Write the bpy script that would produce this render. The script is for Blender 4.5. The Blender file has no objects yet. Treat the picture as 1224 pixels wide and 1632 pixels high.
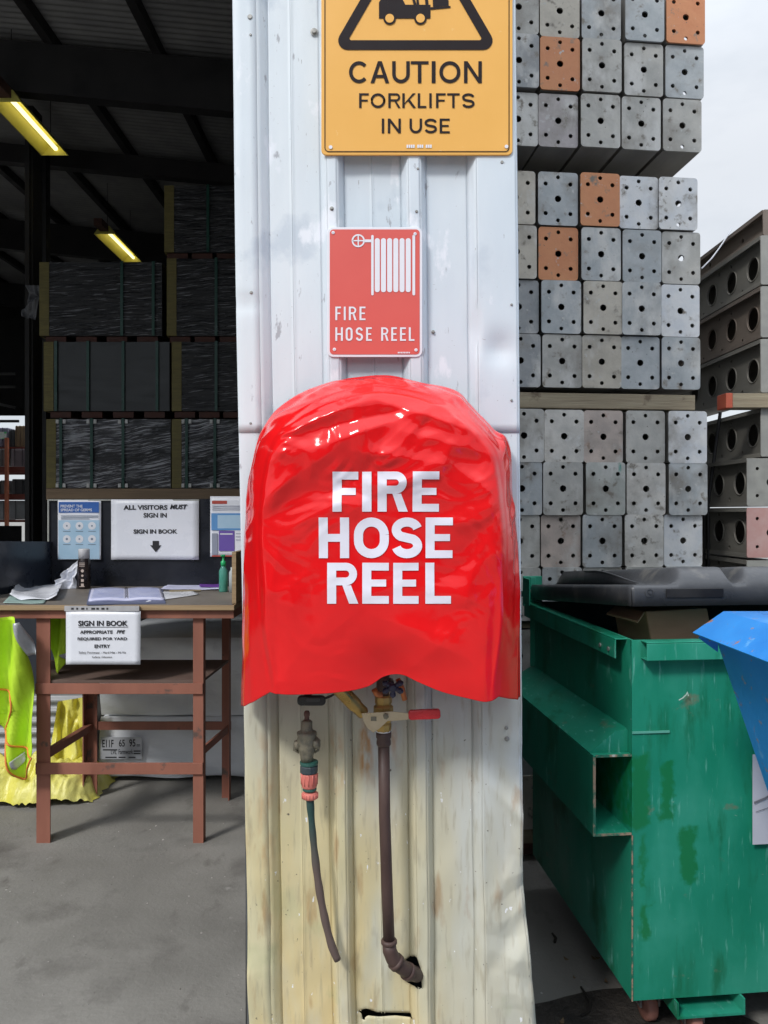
import bpy, bmesh, math, random
from mathutils import Vector, Matrix, noise
R = math.radians
random.seed(7)
scene = bpy.context.scene
C = scene.collection

# ------------------------------------------------------------------ camera, sky, sun, exposure
F = 1230.0; CAMZ = 1.45
cam = bpy.data.objects.new('camera', bpy.data.cameras.new('camera')); C.objects.link(cam)
cam.location = (0, 0, CAMZ); cam.rotation_euler = (R(90), 0, 0)
cam.data.sensor_fit = 'VERTICAL'; cam.data.sensor_height = 36; cam.data.lens = F / 1632 * 36
cam.data.clip_start = 0.05; cam.data.clip_end = 2000
scene.camera = cam
SUN_EL, SUN_AZ = R(43), R(217)          # direction the light comes from (behind-left of the camera)
world = bpy.data.worlds.new('World'); scene.world = world; world.use_nodes = True
wn = world.node_tree.nodes; wl = world.node_tree.links
bg = wn['Background']; bg.inputs['Strength'].default_value = 0.1
sky = wn.new('ShaderNodeTexSky'); sky.sky_type = 'NISHITA'; sky.sun_disc = False
sky.sun_elevation = SUN_EL; sky.sun_rotation = SUN_AZ
tc = wn.new('ShaderNodeTexCoord'); nz = wn.new('ShaderNodeTexNoise')
nz.inputs['Scale'].default_value = 1.6; nz.inputs['Detail'].default_value = 6; nz.inputs['Roughness'].default_value = .55
mp = wn.new('ShaderNodeMapping'); mp.inputs['Scale'].default_value = (1, 1, 2.6)
wl.new(tc.outputs['Generated'], mp.inputs['Vector']); wl.new(mp.outputs[0], nz.inputs['Vector'])
cr = wn.new('ShaderNodeValToRGB')
cr.color_ramp.elements[0].position = .38; cr.color_ramp.elements[0].color = (4.6, 5.0, 5.5, 1)
cr.color_ramp.elements[1].position = .62; cr.color_ramp.elements[1].color = (6.7, 6.95, 7.3, 1)
wl.new(nz.outputs['Fac'], cr.inputs['Fac'])
sxyz = wn.new('ShaderNodeSeparateXYZ'); wl.new(tc.outputs['Generated'], sxyz.inputs[0])
zr = wn.new('ShaderNodeMapRange'); zr.interpolation_type = 'SMOOTHSTEP'; zr.inputs[1].default_value = .35; zr.inputs[2].default_value = 1.0; zr.inputs[3].default_value = 1.0; zr.inputs[4].default_value = 3.0
wl.new(sxyz.outputs[2], zr.inputs[0])
vs_ = wn.new('ShaderNodeVectorMath'); vs_.operation = 'SCALE'; wl.new(cr.outputs[0], vs_.inputs[0]); wl.new(zr.outputs[0], vs_.inputs['Scale'])
mx = wn.new('ShaderNodeMix'); mx.data_type = 'RGBA'; mx.inputs['Factor'].default_value = .88
wl.new(sky.outputs[0], mx.inputs[6]); wl.new(vs_.outputs[0], mx.inputs[7]); wl.new(mx.outputs[2], bg.inputs['Color'])
sl = bpy.data.lights.new('sun', 'SUN'); sl.energy = 1.7; sl.angle = R(10); sl.color = (1, .97, .93)
sun = bpy.data.objects.new('sun', sl); C.objects.link(sun)
# lamp shines from azimuth SUN_AZ (0 = +Y, clockwise) at SUN_EL
sd = Vector((math.sin(SUN_AZ) * math.cos(SUN_EL), math.cos(SUN_AZ) * math.cos(SUN_EL), math.sin(SUN_EL)))
sun.rotation_euler = sd.to_track_quat('Z', 'Y').to_euler()
scene.view_settings.view_transform = 'Standard'; scene.view_settings.look = 'None'
scene.view_settings.exposure = 0.36; scene.view_settings.gamma = 1

# ------------------------------------------------------------------ helpers
def P(px, py, d): return Vector(((px - 612) * d / F, d, CAMZ - (py - 816) * d / F))
def XX(px, d): return (px - 612) * d / F
def ZZ(py, d): return CAMZ - (py - 816) * d / F
def s2l(c):
    return tuple((x / 12.92 if x <= .04045 else ((x + .055) / 1.055) ** 2.4) for x in [v / 255 for v in c]) + (1,)

def mat(name, c1, c2=None, scale=8, rough=.6, metal=0, bump=.0, bscale=None, stretch=(1, 1, 1), ramp=(.35, .65), spots=None, coat=0, rvar=.15, rnd=False, detail=6, alpha=None, emis=None, coord='Object', trans=0):
    """colours in linear 0..1; spots = list of (colour, scale, lo, hi, stretch)"""
    m = bpy.data.materials.new(name); m.use_nodes = True
    n = m.node_tree.nodes; l = m.node_tree.links; b = n['Principled BSDF']
    t = n.new('ShaderNodeTexCoord'); vec = t.outputs[coord]
    if rnd:
        oi = n.new('ShaderNodeObjectInfo'); vm = n.new('ShaderNodeVectorMath'); vm.operation = 'MULTIPLY_ADD'
        cx = n.new('ShaderNodeCombineXYZ')
        for k in range(3): l.new(oi.outputs['Random'], cx.inputs[k])
        l.new(cx.outputs[0], vm.inputs[0]); vm.inputs[1].default_value = (37, 91, 53); l.new(vec, vm.inputs[2]); vec = vm.outputs[0]
    def noi(sc, st, det=6):
        mpn = n.new('ShaderNodeMapping'); mpn.inputs['Scale'].default_value = st; l.new(vec, mpn.inputs[0])
        x = n.new('ShaderNodeTexNoise'); x.inputs['Scale'].default_value = sc; x.inputs['Detail'].default_value = det
        x.inputs['Roughness'].default_value = .6; l.new(mpn.outputs[0], x.inputs['Vector']); return x.outputs['Fac']
    def rmp(src, lo, hi):
        x = n.new('ShaderNodeMapRange'); x.inputs[1].default_value = lo; x.inputs[2].default_value = hi; l.new(src, x.inputs[0]); return x.outputs[0]
    c1 = tuple(c1)[:3] + (1,)
    col = None
    base = noi(scale, stretch, detail)
    if c2 is not None:
        c2 = tuple(c2)[:3] + (1,)
        q = n.new('ShaderNodeMix'); q.data_type = 'RGBA'; q.inputs[6].default_value = c1; q.inputs[7].default_value = c2
        l.new(rmp(base, *ramp), q.inputs[0]); col = q.outputs[2]
    for sp in (spots or []):
        q = n.new('ShaderNodeMix'); q.data_type = 'RGBA'
        if col is None: q.inputs[6].default_value = c1
        else: l.new(col, q.inputs[6])
        q.inputs[7].default_value = tuple(sp[0])[:3] + (1,)
        l.new(rmp(noi(sp[1], sp[4] if len(sp) > 4 else (1, 1, 1)), sp[2], sp[3]), q.inputs[0]); col = q.outputs[2]
    if col is None: b.inputs['Base Color'].default_value = c1
    else: l.new(col, b.inputs['Base Color'])
    b.inputs['Metallic'].default_value = metal
    if rvar:
        x = n.new('ShaderNodeMapRange'); x.inputs[1].default_value = .3; x.inputs[2].default_value = .7
        x.inputs[3].default_value = max(0.02, rough - rvar); x.inputs[4].default_value = min(1, rough + rvar)
        l.new(base, x.inputs[0]); l.new(x.outputs[0], b.inputs['Roughness'])
    else: b.inputs['Roughness'].default_value = rough
    if bump:
        bn = n.new('ShaderNodeBump'); bn.inputs['Strength'].default_value = 1; bn.inputs['Distance'].default_value = bump
        l.new(noi(bscale or scale * 3, stretch, 8), bn.inputs['Height']); l.new(bn.outputs[0], b.inputs['Normal'])
    if coat: b.inputs['Coat Weight'].default_value = coat; b.inputs['Coat Roughness'].default_value = .12
    if trans: b.inputs['Transmission Weight'].default_value = trans
    if alpha is not None: b.inputs['Alpha'].default_value = alpha
    if emis: b.inputs['Emission Color'].default_value = emis[0] + (1,); b.inputs['Emission Strength'].default_value = emis[1]
    m['n'] = 0
    return m

def crumple(x, y, seed, per=1.0, n=5):
    # folded sheet: warped triangular waves in several directions, sharp creases and flat facets
    wx = x + .5 * noise.noise(Vector((x * .8, y * .8, seed))); wy = y + .5 * noise.noise(Vector((x * .8, y * .8, seed + 9))); t = 0
    for k in range(n):
        a = seed * 1.7 + k * 2.399; p_ = per * (.7 + .35 * (k % 3)); f = ((wx * math.cos(a) + wy * math.sin(a)) / p_ + k * .37) % 1.0
        t += abs(f - .5) * 2 * max(0, .45 + noise.noise(Vector((x * .6 + k * 7, y * .6, seed + k * 3.1)))) * p_
    return t / n
WL = {}
def thing(name, label, cat, loc=(0, 0, 0), rotz=0, group=None, kind=None):
    o = bpy.data.objects.new(name, None); C.objects.link(o); o.location = loc; o.rotation_euler = (0, 0, rotz)
    o.empty_display_size = .05
    o['label'] = label; o['category'] = cat
    if group: o['group'] = group
    if kind: o['kind'] = kind
    WL[o.name] = Vector(loc) if rotz == 0 else None
    return o
def obj(name, bm, m, parent=None, smooth=False, bevel=0, local=False, auto=None):
    """bm in world coordinates (or in the parent's own when local / the parent is rotated)"""
    if isinstance(bm, MB): bm = bm.bm
    me = bpy.data.meshes.new(name); bmesh.ops.recalc_face_normals(bm, faces=bm.faces)
    off = Vector((0, 0, 0))
    if parent is None:
        if not local and len(bm.verts):
            xs = [v.co for v in bm.verts]
            off = Vector(((min(v.x for v in xs) + max(v.x for v in xs)) / 2, (min(v.y for v in xs) + max(v.y for v in xs)) / 2, min(v.z for v in xs)))
    elif not local and WL.get(parent.name) is not None: off = WL[parent.name]
    bmesh.ops.translate(bm, verts=bm.verts, vec=-off)
    bm.to_mesh(me); bm.free()
    me.materials.append(m)
    if smooth:
        for p in me.polygons: p.use_smooth = True
    o = bpy.data.objects.new(name, me); C.objects.link(o)
    if parent is None: o.location = off
    else: o.parent = parent
    WL[o.name] = off if (parent is None or WL.get(parent.name) is not None) else None
    if bevel:
        md = o.modifiers.new('bevel', 'BEVEL'); md.width = bevel; md.segments = 2; md.limit_method = 'ANGLE'; md.angle_limit = R(40)
    return o
def tag(o, label, cat, group=None, kind=None):
    o['label'] = label; o['category'] = cat
    if group: o['group'] = group
    if kind: o['kind'] = kind
    return o
def copy_tree(o, parent=None):
    c = o.copy(); C.objects.link(c); c.parent = parent
    for ch in list(o.children): copy_tree(ch, c)
    return c

class MB:
    def __init__(s): s.bm = bmesh.new()
    def box(s, x0, x1, y0, y1, z0, z1, mtx=None):
        v = [s.bm.verts.new((x, y, z)) for x in (x0, x1) for y in (y0, y1) for z in (z0, z1)]
        for f in ((0, 1, 3, 2), (4, 6, 7, 5), (0, 4, 5, 1), (2, 3, 7, 6), (0, 2, 6, 4), (1, 5, 7, 3)): s.bm.faces.new([v[i] for i in f])
        if mtx is not None: bmesh.ops.transform(s.bm, matrix=mtx, verts=v)
        return s
    def hexa(s, pts):   # 8 points: bottom 4 (ccw), top 4
        v = [s.bm.verts.new(p) for p in pts]
        for f in ((0, 3, 2, 1), (4, 5, 6, 7), (0, 1, 5, 4), (1, 2, 6, 5), (2, 3, 7, 6), (3, 0, 4, 7)): s.bm.faces.new([v[i] for i in f])
        return s
    def bar(s, a, b, w, h, up=Vector((0, 0, 1))):
        a = Vector(a); b = Vector(b); d = (b - a).normalized(); sd = d.cross(up)
        if sd.length < 1e-4: sd = Vector((1, 0, 0))
        sd.normalize(); u = sd.cross(d).normalized()
        r = [p + sd * (w / 2) * i + u * (h / 2) * j for p in (a, b) for i, j in ((-1, -1), (1, -1), (1, 1), (-1, 1))]
        return s.hexa(r)
    def prism(s, pts2, y0, y1, plane='xz'):   # polygon in xz extruded in y
        def mk(p, d):
            if plane == 'xz': return (p[0], d, p[1])
            if plane == 'yz': return (d, p[0], p[1])
            return (p[0], p[1], d)
        a = [s.bm.verts.new(mk(p, y0)) for p in pts2]; b = [s.bm.verts.new(mk(p, y1)) for p in pts2]
        s.bm.faces.new(a); s.bm.faces.new(list(reversed(b)))
        k = len(a)
        for i in range(k): s.bm.faces.new((a[i], b[i], b[(i + 1) % k], a[(i + 1) % k]))
        return s
    def tube(s, pts, r, n=12, cap=True):
        pts = [Vector(p) for p in pts]; rr = r if isinstance(r, (list, tuple)) else [r] * len(pts)
        rings = []; ref = None
        for i, p in enumerate(pts):
            d = (pts[min(i + 1, len(pts) - 1)] - pts[max(i - 1, 0)]).normalized()
            if ref is None:
                ref = d.orthogonal().normalized()
            ref = (ref - d * ref.dot(d)).normalized(); q = d.cross(ref)
            rings.append([s.bm.verts.new(p + (ref * math.cos(2 * math.pi * k / n) + q * math.sin(2 * math.pi * k / n)) * rr[i]) for k in range(n)])
        for a, b in zip(rings, rings[1:]):
            for k in range(n): s.bm.faces.new((a[k], a[(k + 1) % n], b[(k + 1) % n], b[k]))
        if cap: s.bm.faces.new(list(reversed(rings[0]))); s.bm.faces.new(rings[-1])
        return s
    def lathe(s, prof, base, axis=Vector((0, 0, 1)), n=20):   # prof: (r, h) along axis
        axis = Vector(axis).normalized(); base = Vector(base)
        pts = [base + axis * h for r_, h in prof]
        u = axis.orthogonal().normalized(); w = axis.cross(u); rings = []
        for (r_, h), p in zip(prof, pts):
            rings.append([s.bm.verts.new(p + (u * math.cos(2 * math.pi * k / n) + w * math.sin(2 * math.pi * k / n)) * max(r_, .0002)) for k in range(n)])
        for a, b in zip(rings, rings[1:]):
            for k in range(n): s.bm.faces.new((a[k], a[(k + 1) % n], b[(k + 1) % n], b[k]))
        s.bm.faces.new(list(reversed(rings[0]))); s.bm.faces.new(rings[-1])
        return s
    def quad(s, a, b, c, d): s.bm.faces.new([s.bm.verts.new(p) for p in (a, b, c, d)]); return s
    def grid(s, fn, nu, nv):
        g = [[s.bm.verts.new(fn(i / nu, j / nv)) for j in range(nv + 1)] for i in range(nu + 1)]
        for i in range(nu):
            for j in range(nv): s.bm.faces.new((g[i][j], g[i + 1][j], g[i + 1][j + 1], g[i][j + 1]))
        return s
    def disc(s, c, r, axis=(0, -1, 0), n=16, h=.001):
        return s.lathe([(r, 0), (r, h)], c, axis, n)
    def stroke(s, path, t, y, th=None):   # flat strip in xz at depth y, width t
        L = []; Rr = []
        path = [Vector(p) for p in path]
        for i, p in enumerate(path):
            a = (path[i] - path[i - 1]).normalized() if i else (path[1] - path[0]).normalized()
            b = (path[i + 1] - path[i]).normalized() if i < len(path) - 1 else a
            tn = (a + b).normalized(); nn = Vector((-tn.y, tn.x)); k = 1 / max(.5, nn.dot(Vector((-a.y, a.x))))
            L.append(s.bm.verts.new((p.x + nn.x * t / 2 * k, y, p.y + nn.y * t / 2 * k))); Rr.append(s.bm.verts.new((p.x - nn.x * t / 2 * k, y, p.y - nn.y * t / 2 * k)))
        for i in range(len(path) - 1): s.bm.faces.new((L[i], L[i + 1], Rr[i + 1], Rr[i]))
        return s

def text_into(mb, s, x0, x1, z0, z1, y, bold=0.0, shear=0.0, mtx=None, keep=False):
    """fit the string to the rectangle x0..x1, z0..z1 on plane y (facing -Y)"""
    cu = bpy.data.curves.new('t', 'FONT'); cu.body = s; cu.offset = bold; cu.shear = shear; cu.resolution_u = 4
    o = bpy.data.objects.new('t', cu); C.objects.link(o); dg = bpy.context.evaluated_depsgraph_get(); dg.update()
    me = bpy.data.meshes.new_from_object(o.evaluated_get(dg)); bpy.data.objects.remove(o); bpy.data.curves.remove(cu)
    xs = [v.co.x for v in me.vertices]; ys = [v.co.y for v in me.vertices]
    if not xs: return
    ax, bx, ay, by = min(xs), max(xs), min(ys), max(ys)
    for v in me.vertices:
        q = Vector((x0 + (v.co.x - ax) / (bx - ax) * (x1 - x0), y, z0 + (v.co.y - ay) / (by - ay) * (z1 - z0)))
        v.co = mtx @ q if mtx else q
    mb.bm.from_mesh(me); bpy.data.meshes.remove(me)

def glyph(mb, ch, x0, x1, z0, z1, y, t):
    w = x1 - x0; h = z1 - z0
    def rect(a, b, c, d): mb.quad((x0 + a, y, z0 + c), (x0 + b, y, z0 + c), (x0 + b, y, z0 + d), (x0 + a, y, z0 + d))
    def arc(cx, cz, rx, rz, a0, a1, n=8): return [(x0 + cx + rx * math.cos(R(a0 + (a1 - a0) * i / n)), z0 + cz + rz * math.sin(R(a0 + (a1 - a0) * i / n))) for i in range(n + 1)]
    th = t * .86
    if ch == 'I': rect(0, w, 0, h)
    if ch in 'FE':
        rect(0, t, 0, h); rect(t, w, h - th, h); m = h * .5; rect(t, w * .9, m - th * .42, m + th * .48)
        if ch == 'E': rect(t, w, 0, th)
    if ch == 'L': rect(0, t, 0, h); rect(t, w, 0, th)
    if ch == 'H': rect(0, t, 0, h); rect(w - t, w, 0, h); rect(t, w - t, h * .5 - th * .5, h * .5 + th * .5)
    if ch == 'T': rect(0, w, h - th, h); rect(w / 2 - t / 2, w / 2 + t / 2, 0, h - th)
    if ch == 'U':
        r = w / 2 - t / 2; rz_ = min(r, h * .45); p = [(x0 + t / 2, z0 + h)] + arc(w / 2, rz_ + t / 2, r, rz_, 180, 360, 14) + [(x0 + w - t / 2, z0 + h)]; mb.stroke(p, t, y)
    if ch == 'C':
        r = w / 2 - t / 2; rz_ = (h - t) / 2; mb.stroke(arc(w / 2, h / 2, r, rz_, 42, 318, 22), t, y)
    if ch == 'N':
        rect(0, t, 0, h); rect(w - t, w, 0, h); k = t * 1.05
        mb.quad((x0 + t, y, z0 + h), (x0 + t, y, z0 + h - k * 1.6), (x0 + w - t, y, z0), (x0 + w - t, y, z0 + k * 1.6))
    if ch == 'K':
        rect(0, t, 0, h); mb.quad((x0 + t, y, z0 + h * .34), (x0 + w - t * 1.25, y, z0 + h), (x0 + w, y, z0 + h), (x0 + t, y, z0 + h * .34 - t * 1.3 + h * .12))
        mb.quad((x0 + w * .36, y - .0001, z0 + h * .54), (x0 + w * .36 + t * .9, y - .0001, z0 + h * .62), (x0 + w + t * .1, y - .0001, z0), (x0 + w - t * 1.15, y - .0001, z0))
    if ch == 'A':
        k = t * 1.1; mb.quad((x0, y, z0), (x0 + k, y, z0), (x0 + w / 2 + k * .35, y, z0 + h), (x0 + w / 2 - k / 2, y, z0 + h)); mb.quad((x0 + w - k, y - .0001, z0), (x0 + w, y - .0001, z0), (x0 + w / 2 + k / 2, y - .0001, z0 + h), (x0 + w / 2 - k * .35, y - .0001, z0 + h))
        mb.quad((x0 + w * .22, y - .0002, z0 + h * .24), (x0 + w * .78, y - .0002, z0 + h * .24), (x0 + w * .72, y - .0002, z0 + h * .24 + th), (x0 + w * .28, y - .0002, z0 + h * .24 + th))
    if ch == 'O':
        rx = w / 2 - t / 2; r = rx
        p = arc(w / 2, h - r - t / 2, rx, r, 0, 180, 14) + arc(w / 2, r + t / 2, rx, r, 180, 360, 14)
        p.append(p[0]); mb.stroke(p, t, y)
    if ch == 'R':
        rect(0, t, 0, h)
        bh = h * .55; r = (bh - th) / 2; rx = min(r, w * .45); ex = w - t / 2 - rx
        p = [(x0 + t, z0 + h - th / 2)] + arc(ex, h - th / 2 - r, rx, r, 90, -90, 12) + [(x0 + t, z0 + h - bh + th / 2)]
        mb.stroke(p, th, y)
        mb.quad((x0 + w * .50, y, z0 + h - bh), (x0 + w * .50 + t * .95, y, z0 + h - bh), (x0 + w + t * .08, y, z0), (x0 + w - t * .95, y, z0))
    if ch == 'S':
        rx = w / 2 - t / 2; r = (h - t) / 4
        p = arc(w / 2, h - t / 2 - r, rx, r, 12, 180, 12) + arc(w / 2, h - t / 2 - r, rx, r, 190, 235, 3) + arc(w / 2, t / 2 + r, rx, r, 55, -8, 5) + arc(w / 2, t / 2 + r, rx, r, -15, -168, 12)
        mb.stroke(p, t, y)

# ------------------------------------------------------------------ materials
M = {}
M['conc'] = mat('concrete', (.195, .188, .172), (.265, .256, .235), 1.7, .8, bump=.0028, bscale=60, spots=[((.125, .117, .107), 2.6, .54, .74), ((.15, .14, .128), 9, .60, .74, (1, .5, 1)), ((.34, .33, .31), 14, .66, .74), ((.07, .065, .06), 60, .68, .72), ((.40, .39, .36), 110, .70, .73)])
M['dirt'] = mat('damp_dirt', (.018, .015, .013), (.05, .042, .035), 14, .75, bump=.012, bscale=50, spots=[((.2, .17, .13), 70, .70, .73)])
M['steel_dark'] = mat('dark_steel', (.02, .02, .022), (.035, .033, .035), 6, .6, bump=.001)
M['roofing'] = mat('roof_sheet', (.30, .30, .31), (.38, .38, .38), 4, .6, rvar=.05)
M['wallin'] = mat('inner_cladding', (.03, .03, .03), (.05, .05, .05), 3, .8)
M['red'] = mat('red_vinyl', (.74, .006, .009), (.80, .010, .012), 5, .13, bump=.0006, bscale=16, rvar=.03)
M['red'].node_tree.nodes['Principled BSDF'].inputs['IOR'].default_value = 1.5
M['white_vinyl'] = mat('white_print', (.78, .76, .86), (.82, .80, .9), 8, .3, rvar=.05)
M['screw'] = mat('screw_metal', (.25, .25, .24), (.4, .4, .38), 200, .5, .6)
M['rust'] = mat('rust_brown', (.10, .05, .04), (.16, .08, .06), 30, .7, bump=.002)
M['black'] = mat('black_paint', (.012, .012, .014), (.02, .02, .022), 10, .45)
M['bplastic'] = mat('black_plastic', (.012, .012, .013), (.018, .018, .02), 40, .35)

# wall cladding: white oxidised paint above, yellowed and stained below
def wall_mat(name, low):
    m = mat(name, (.60, .675, .745), (.70, .76, .805), 3, .45, bump=.0012, bscale=16, stretch=(1, 1, .25),
            spots=[((.40, .42, .46), 38, .655, .70, (1, 1, .35)), ((.30, .30, .32), 90, .70, .74, (1, 1, 2.5)), ((.56, .63, .70), 7, .58, .68, (1, 1, .8)), ((.36, .37, .40), 55, .69, .72, (2.6, 1, .5)), ((.78, .82, .88), 11, .6, .66, (1, 1, .5))])
    if low:
        n = m.node_tree.nodes; l = m.node_tree.links; b = n['Principled BSDF']; src = b.inputs['Base Color'].links[0].from_socket
        t = n.new('ShaderNodeTexCoord'); sp = n.new('ShaderNodeSeparateXYZ'); l.new(t.outputs['Object'], sp.inputs[0])
        def noi(sc, st):
            mpn = n.new('ShaderNodeMapping'); mpn.inputs['Scale'].default_value = st; l.new(t.outputs['Object'], mpn.inputs[0])
            x = n.new('ShaderNodeTexNoise'); x.inputs['Scale'].default_value = sc; x.inputs['Detail'].default_value = 7; l.new(mpn.outputs[0], x.inputs[0]); return x.outputs[0]
        def mr(s, a, b_, c=0, d=1):
            x = n.new('ShaderNodeMapRange'); x.inputs[1].default_value = a; x.inputs[2].default_value = b_; x.inputs[3].default_value = c; x.inputs[4].default_value = d; l.new(s, x.inputs[0]); return x.outputs[0]
        def mth(op, a, b_):
            x = n.new('ShaderNodeMath'); x.operation = op; x.use_clamp = True
            for k, q in enumerate((a, b_)):
                if isinstance(q, (int, float)): x.inputs[k].default_value = q
                else: l.new(q, x.inputs[k])
            return x.outputs[0]
        def mix(fac, a, colr):
            q = n.new('ShaderNodeMix'); q.data_type = 'RGBA'; l.new(fac, q.inputs[0]); l.new(a, q.inputs[6]); q.inputs[7].default_value = colr + (1,); return q.outputs[2]
        # grey-white mid zone
        hz = mr(sp.outputs[2], 1.2, .7)                  # 0 above z 1.15, 1 below z .55 (object base at ground)
        hx = mr(sp.outputs[0], .19, -.02)                  # the right-hand flashing stays whiter
        nn = noi(3.2, (2.2, 1, .5))
        col = mix(mth('MULTIPLY', mr(sp.outputs[2], 1.35, .95), mr(nn, .15, .5)), src, (.52, .54, .52))
        f1 = mth('MULTIPLY', mth('MULTIPLY', hz, mr(nn, .24, .50)), mr(hx, 0, 1, .35, 1))
        col = mix(f1, col, (.64, .59, .38))
        f2 = mth('MULTIPLY', mth('MULTIPLY', mr(sp.outputs[2], .95, .2), mr(noi(5, (2.5, 1, .6)), .38, .58)), mr(hx, 0, 1, .2, .9))
        col = mix(f2, col, (.66, .52, .25))
        f3 = mth('MULTIPLY', mth('MULTIPLY', mr(sp.outputs[2], 1.0, .8), mr(noi(13, (2.0, 1, .5)), .60, .72)), .55)
        col = mix(f3, col, (.34, .17, .06))
        f4 = mth('MULTIPLY', mth('MULTIPLY', mr(sp.outputs[2], .8, .3), mr(noi(6, (1, 1, 1)), .62, .7)), .4)
        col = mix(f4, col, (.36, .42, .22))
        f5 = mth('MULTIPLY', mr(sp.outputs[2], .92, .75), mr(noi(48, (1.3, 1, .75)), .70, .72))
        col = mix(f5, col, (.85, .86, .88))                 # splashes of white paint
        col = mix(mth('MULTIPLY', mr(sp.outputs[2], 1.3, 1.0), mr(noi(85, (1, 1, 1)), .70, .74)), col, (.12, .10, .08))
        def win(s_, a, b_, e): return mth('MULTIPLY', mr(s_, a, a + e), mr(s_, b_, b_ - e))
        for xa, xb, za, zb_, am in ((-.065, -.022, .80, .98, .9), (-.13, -.09, .78, .96, .6), (.012, .035, .86, .97, .9), (-.30, -.25, .60, .95, .35)):
            fm = mth('MULTIPLY', mth('MULTIPLY', win(sp.outputs[0], xa, xb, .014), win(sp.outputs[2], za, zb_, .05)), mr(noi(26, (2.2, 1, .7)), .42, .6, 0, am))
            col = mix(fm, col, (.50, .25, .08))
        gr = mth('MULTIPLY', mr(noi(26, (3.2, 1, .45)), .55, .72), .5)
        col = mix(mth('MULTIPLY', gr, mr(sp.outputs[2], 1.3, 1.0)), col, (.33, .29, .20))
        l.new(col, b.inputs['Base Color'])
    return m
M['wall_up'] = wall_mat('white_cladding', False)
M['wall_low'] = wall_mat('stained_cladding', True)

# ------------------------------------------------------------------ ground
g = MB(); g.quad((-400, -300, 0), (400, -300, 0), (400, 900, 0), (-400, 900, 0)); o = obj('ground', g, M['conc'], local=True); o['kind'] = 'structure'
g = MB()
c0 = Vector((.66, 2.06)); pts = []
for k in range(40):
    a = 2 * math.pi * k / 40; r = 1 + .25 * noise.noise(Vector((math.cos(a) * 1.7, math.sin(a) * 1.7, 3)))
    pts.append((c0.x + .42 * r * math.cos(a), c0.y + .27 * r * math.sin(a)))
vs = [g.bm.verts.new((p[0], p[1], .004)) for p in pts]; g.bm.faces.new(vs)
o = obj('damp_patch', g, M['dirt']); tag(o, 'dark damp dirt lying on the concrete between the wall foot and the green bin', 'dirt', kind='stuff')

# ------------------------------------------------------------------ corrugated wall end in front of the camera
WD = 1.82
prof = [(375, -.9), (378.5, 1), (381, 1.05), (414, 1), (430, 0), (463, 0), (466, .07), (470, 0), (511, 0), (523, 1), (538, 1), (549, 0), (590, 0), (593, .06), (596, 0), (638, 0), (650, 1), (667, 1), (678, 0), (742, 0), (756, 1), (818, 1), (820.5, .9), (821, -.9)]
ZR = ZZ(300, WD)
def lean(x, z): # old wall leans by a degree
    k = .0165 - .0065 * (x + .35) / .65
    return x - k * (z - ZR)
samples = []
for (a, da), (b, db) in zip(prof, prof[1:]):
    n = max(1, int(abs(b - a) / 2.6) if da == db else 3)
    for i in range(n): samples.append((a + (b - a) * i / n, da + (db - da) * i / n))
samples.append(prof[-1])
def dent(x, z, cx, cz, rx, rz, amp):
    q = ((x - cx) / rx) ** 2 + ((z - cz) / rz) ** 2
    return amp * math.exp(-q)
def wall_pt(px, dlev, z, low):
    x = XX(px, WD); y = WD - .026 * dlev
    nx = noise.noise(Vector((x * 3, z * 1.3, 5))) * .003
    ny = noise.noise(Vector((x * 6, z * 3, 9))) * .0028 + noise.noise(Vector((x * 22, z * 9, 1))) * .0009
    if not low:
        cz = ZZ(560, WD); cx = XX(770, WD)
        ny += dent(x, z, XX(790, WD), cz, .035, .03, .012) + dent(x, z, XX(752, WD), ZZ(530, WD), .012, .05, .012)
        ny += dent(x, z, XX(395, WD), ZZ(490, WD), .03, .012, .006)
        ny -= .0022    # overlaps the lower sheet
    else:
        t = max(0, 1.0 - z) / 1.0
        ny += t * (noise.noise(Vector((x * 9, z * 6, 2))) * .012 + noise.noise(Vector((x * 25, z * 16, 7))) * .004)
        nx += t * noise.noise(Vector((z * 4, x * 2, 3))) * .012
        rt = max(0, (px - 742) / 80)
        if rt > 0:
            fl = max(0, (.62 - z) / .62) ** 1.4
            x += rt * fl * .066; ny += rt * noise.noise(Vector((x * 7, z * 4.5, 11))) * .035 * min(1, max(0, 1.05 - z))
            # folded creases
            ny += rt * .16 * crumple(x * 11 + 3, z * 7, 4, 1.0) * min(1, max(0, 1.15 - z)) * .55
            cz = .42 + (px - 780) * .002
            ny += rt * .009 * math.exp(-((z - cz) / .035) ** 2) - rt * .008 * math.exp(-((z - .8 + (px - 780) * .0015) / .02) ** 2)
        lt = max(0, (432 - px) / 55)
        ny += lt * t * (noise.noise(Vector((z * 7, 4, 1))) * .012 + .02 * crumple(x * 8, z * 9, 2))
        ny += t * .012 * crumple(x * 6, z * 5, 7)
        ny += dent(x, z, XX(690, WD), .86, .02, .05, .01) + dent(x, z, XX(668, WD), .98, .012, .03, .008)
    return Vector((lean(x, z) + nx, y + ny, z))
def in_poly(x, z, poly):
    c = False; n = len(poly)
    for i in range(n):
        a = poly[i]; b = poly[(i + 1) % n]
        if (a[1] > z) != (b[1] > z) and x < (b[0] - a[0]) * (z - a[1]) / (b[1] - a[1]) + a[0]: c = not c
    return c
hole1 = [(640, 1535), (652, 1525), (664, 1524), (671, 1545), (673, 1575), (662, 1573), (648, 1566), (640, 1556)]
hole2 = [(570, 1611), (584, 1607), (600, 1613), (655, 1614), (657, 1622), (630, 1619), (604, 1621), (586, 1619), (578, 1626), (576, 1616)]
SEAM = ZZ(683, WD)
wallt = thing('clad_wall', 'white corrugated steel wall end, rust stained and dented at its foot, carrying the red signs', 'wall', (0, 1.9, 0))
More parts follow.
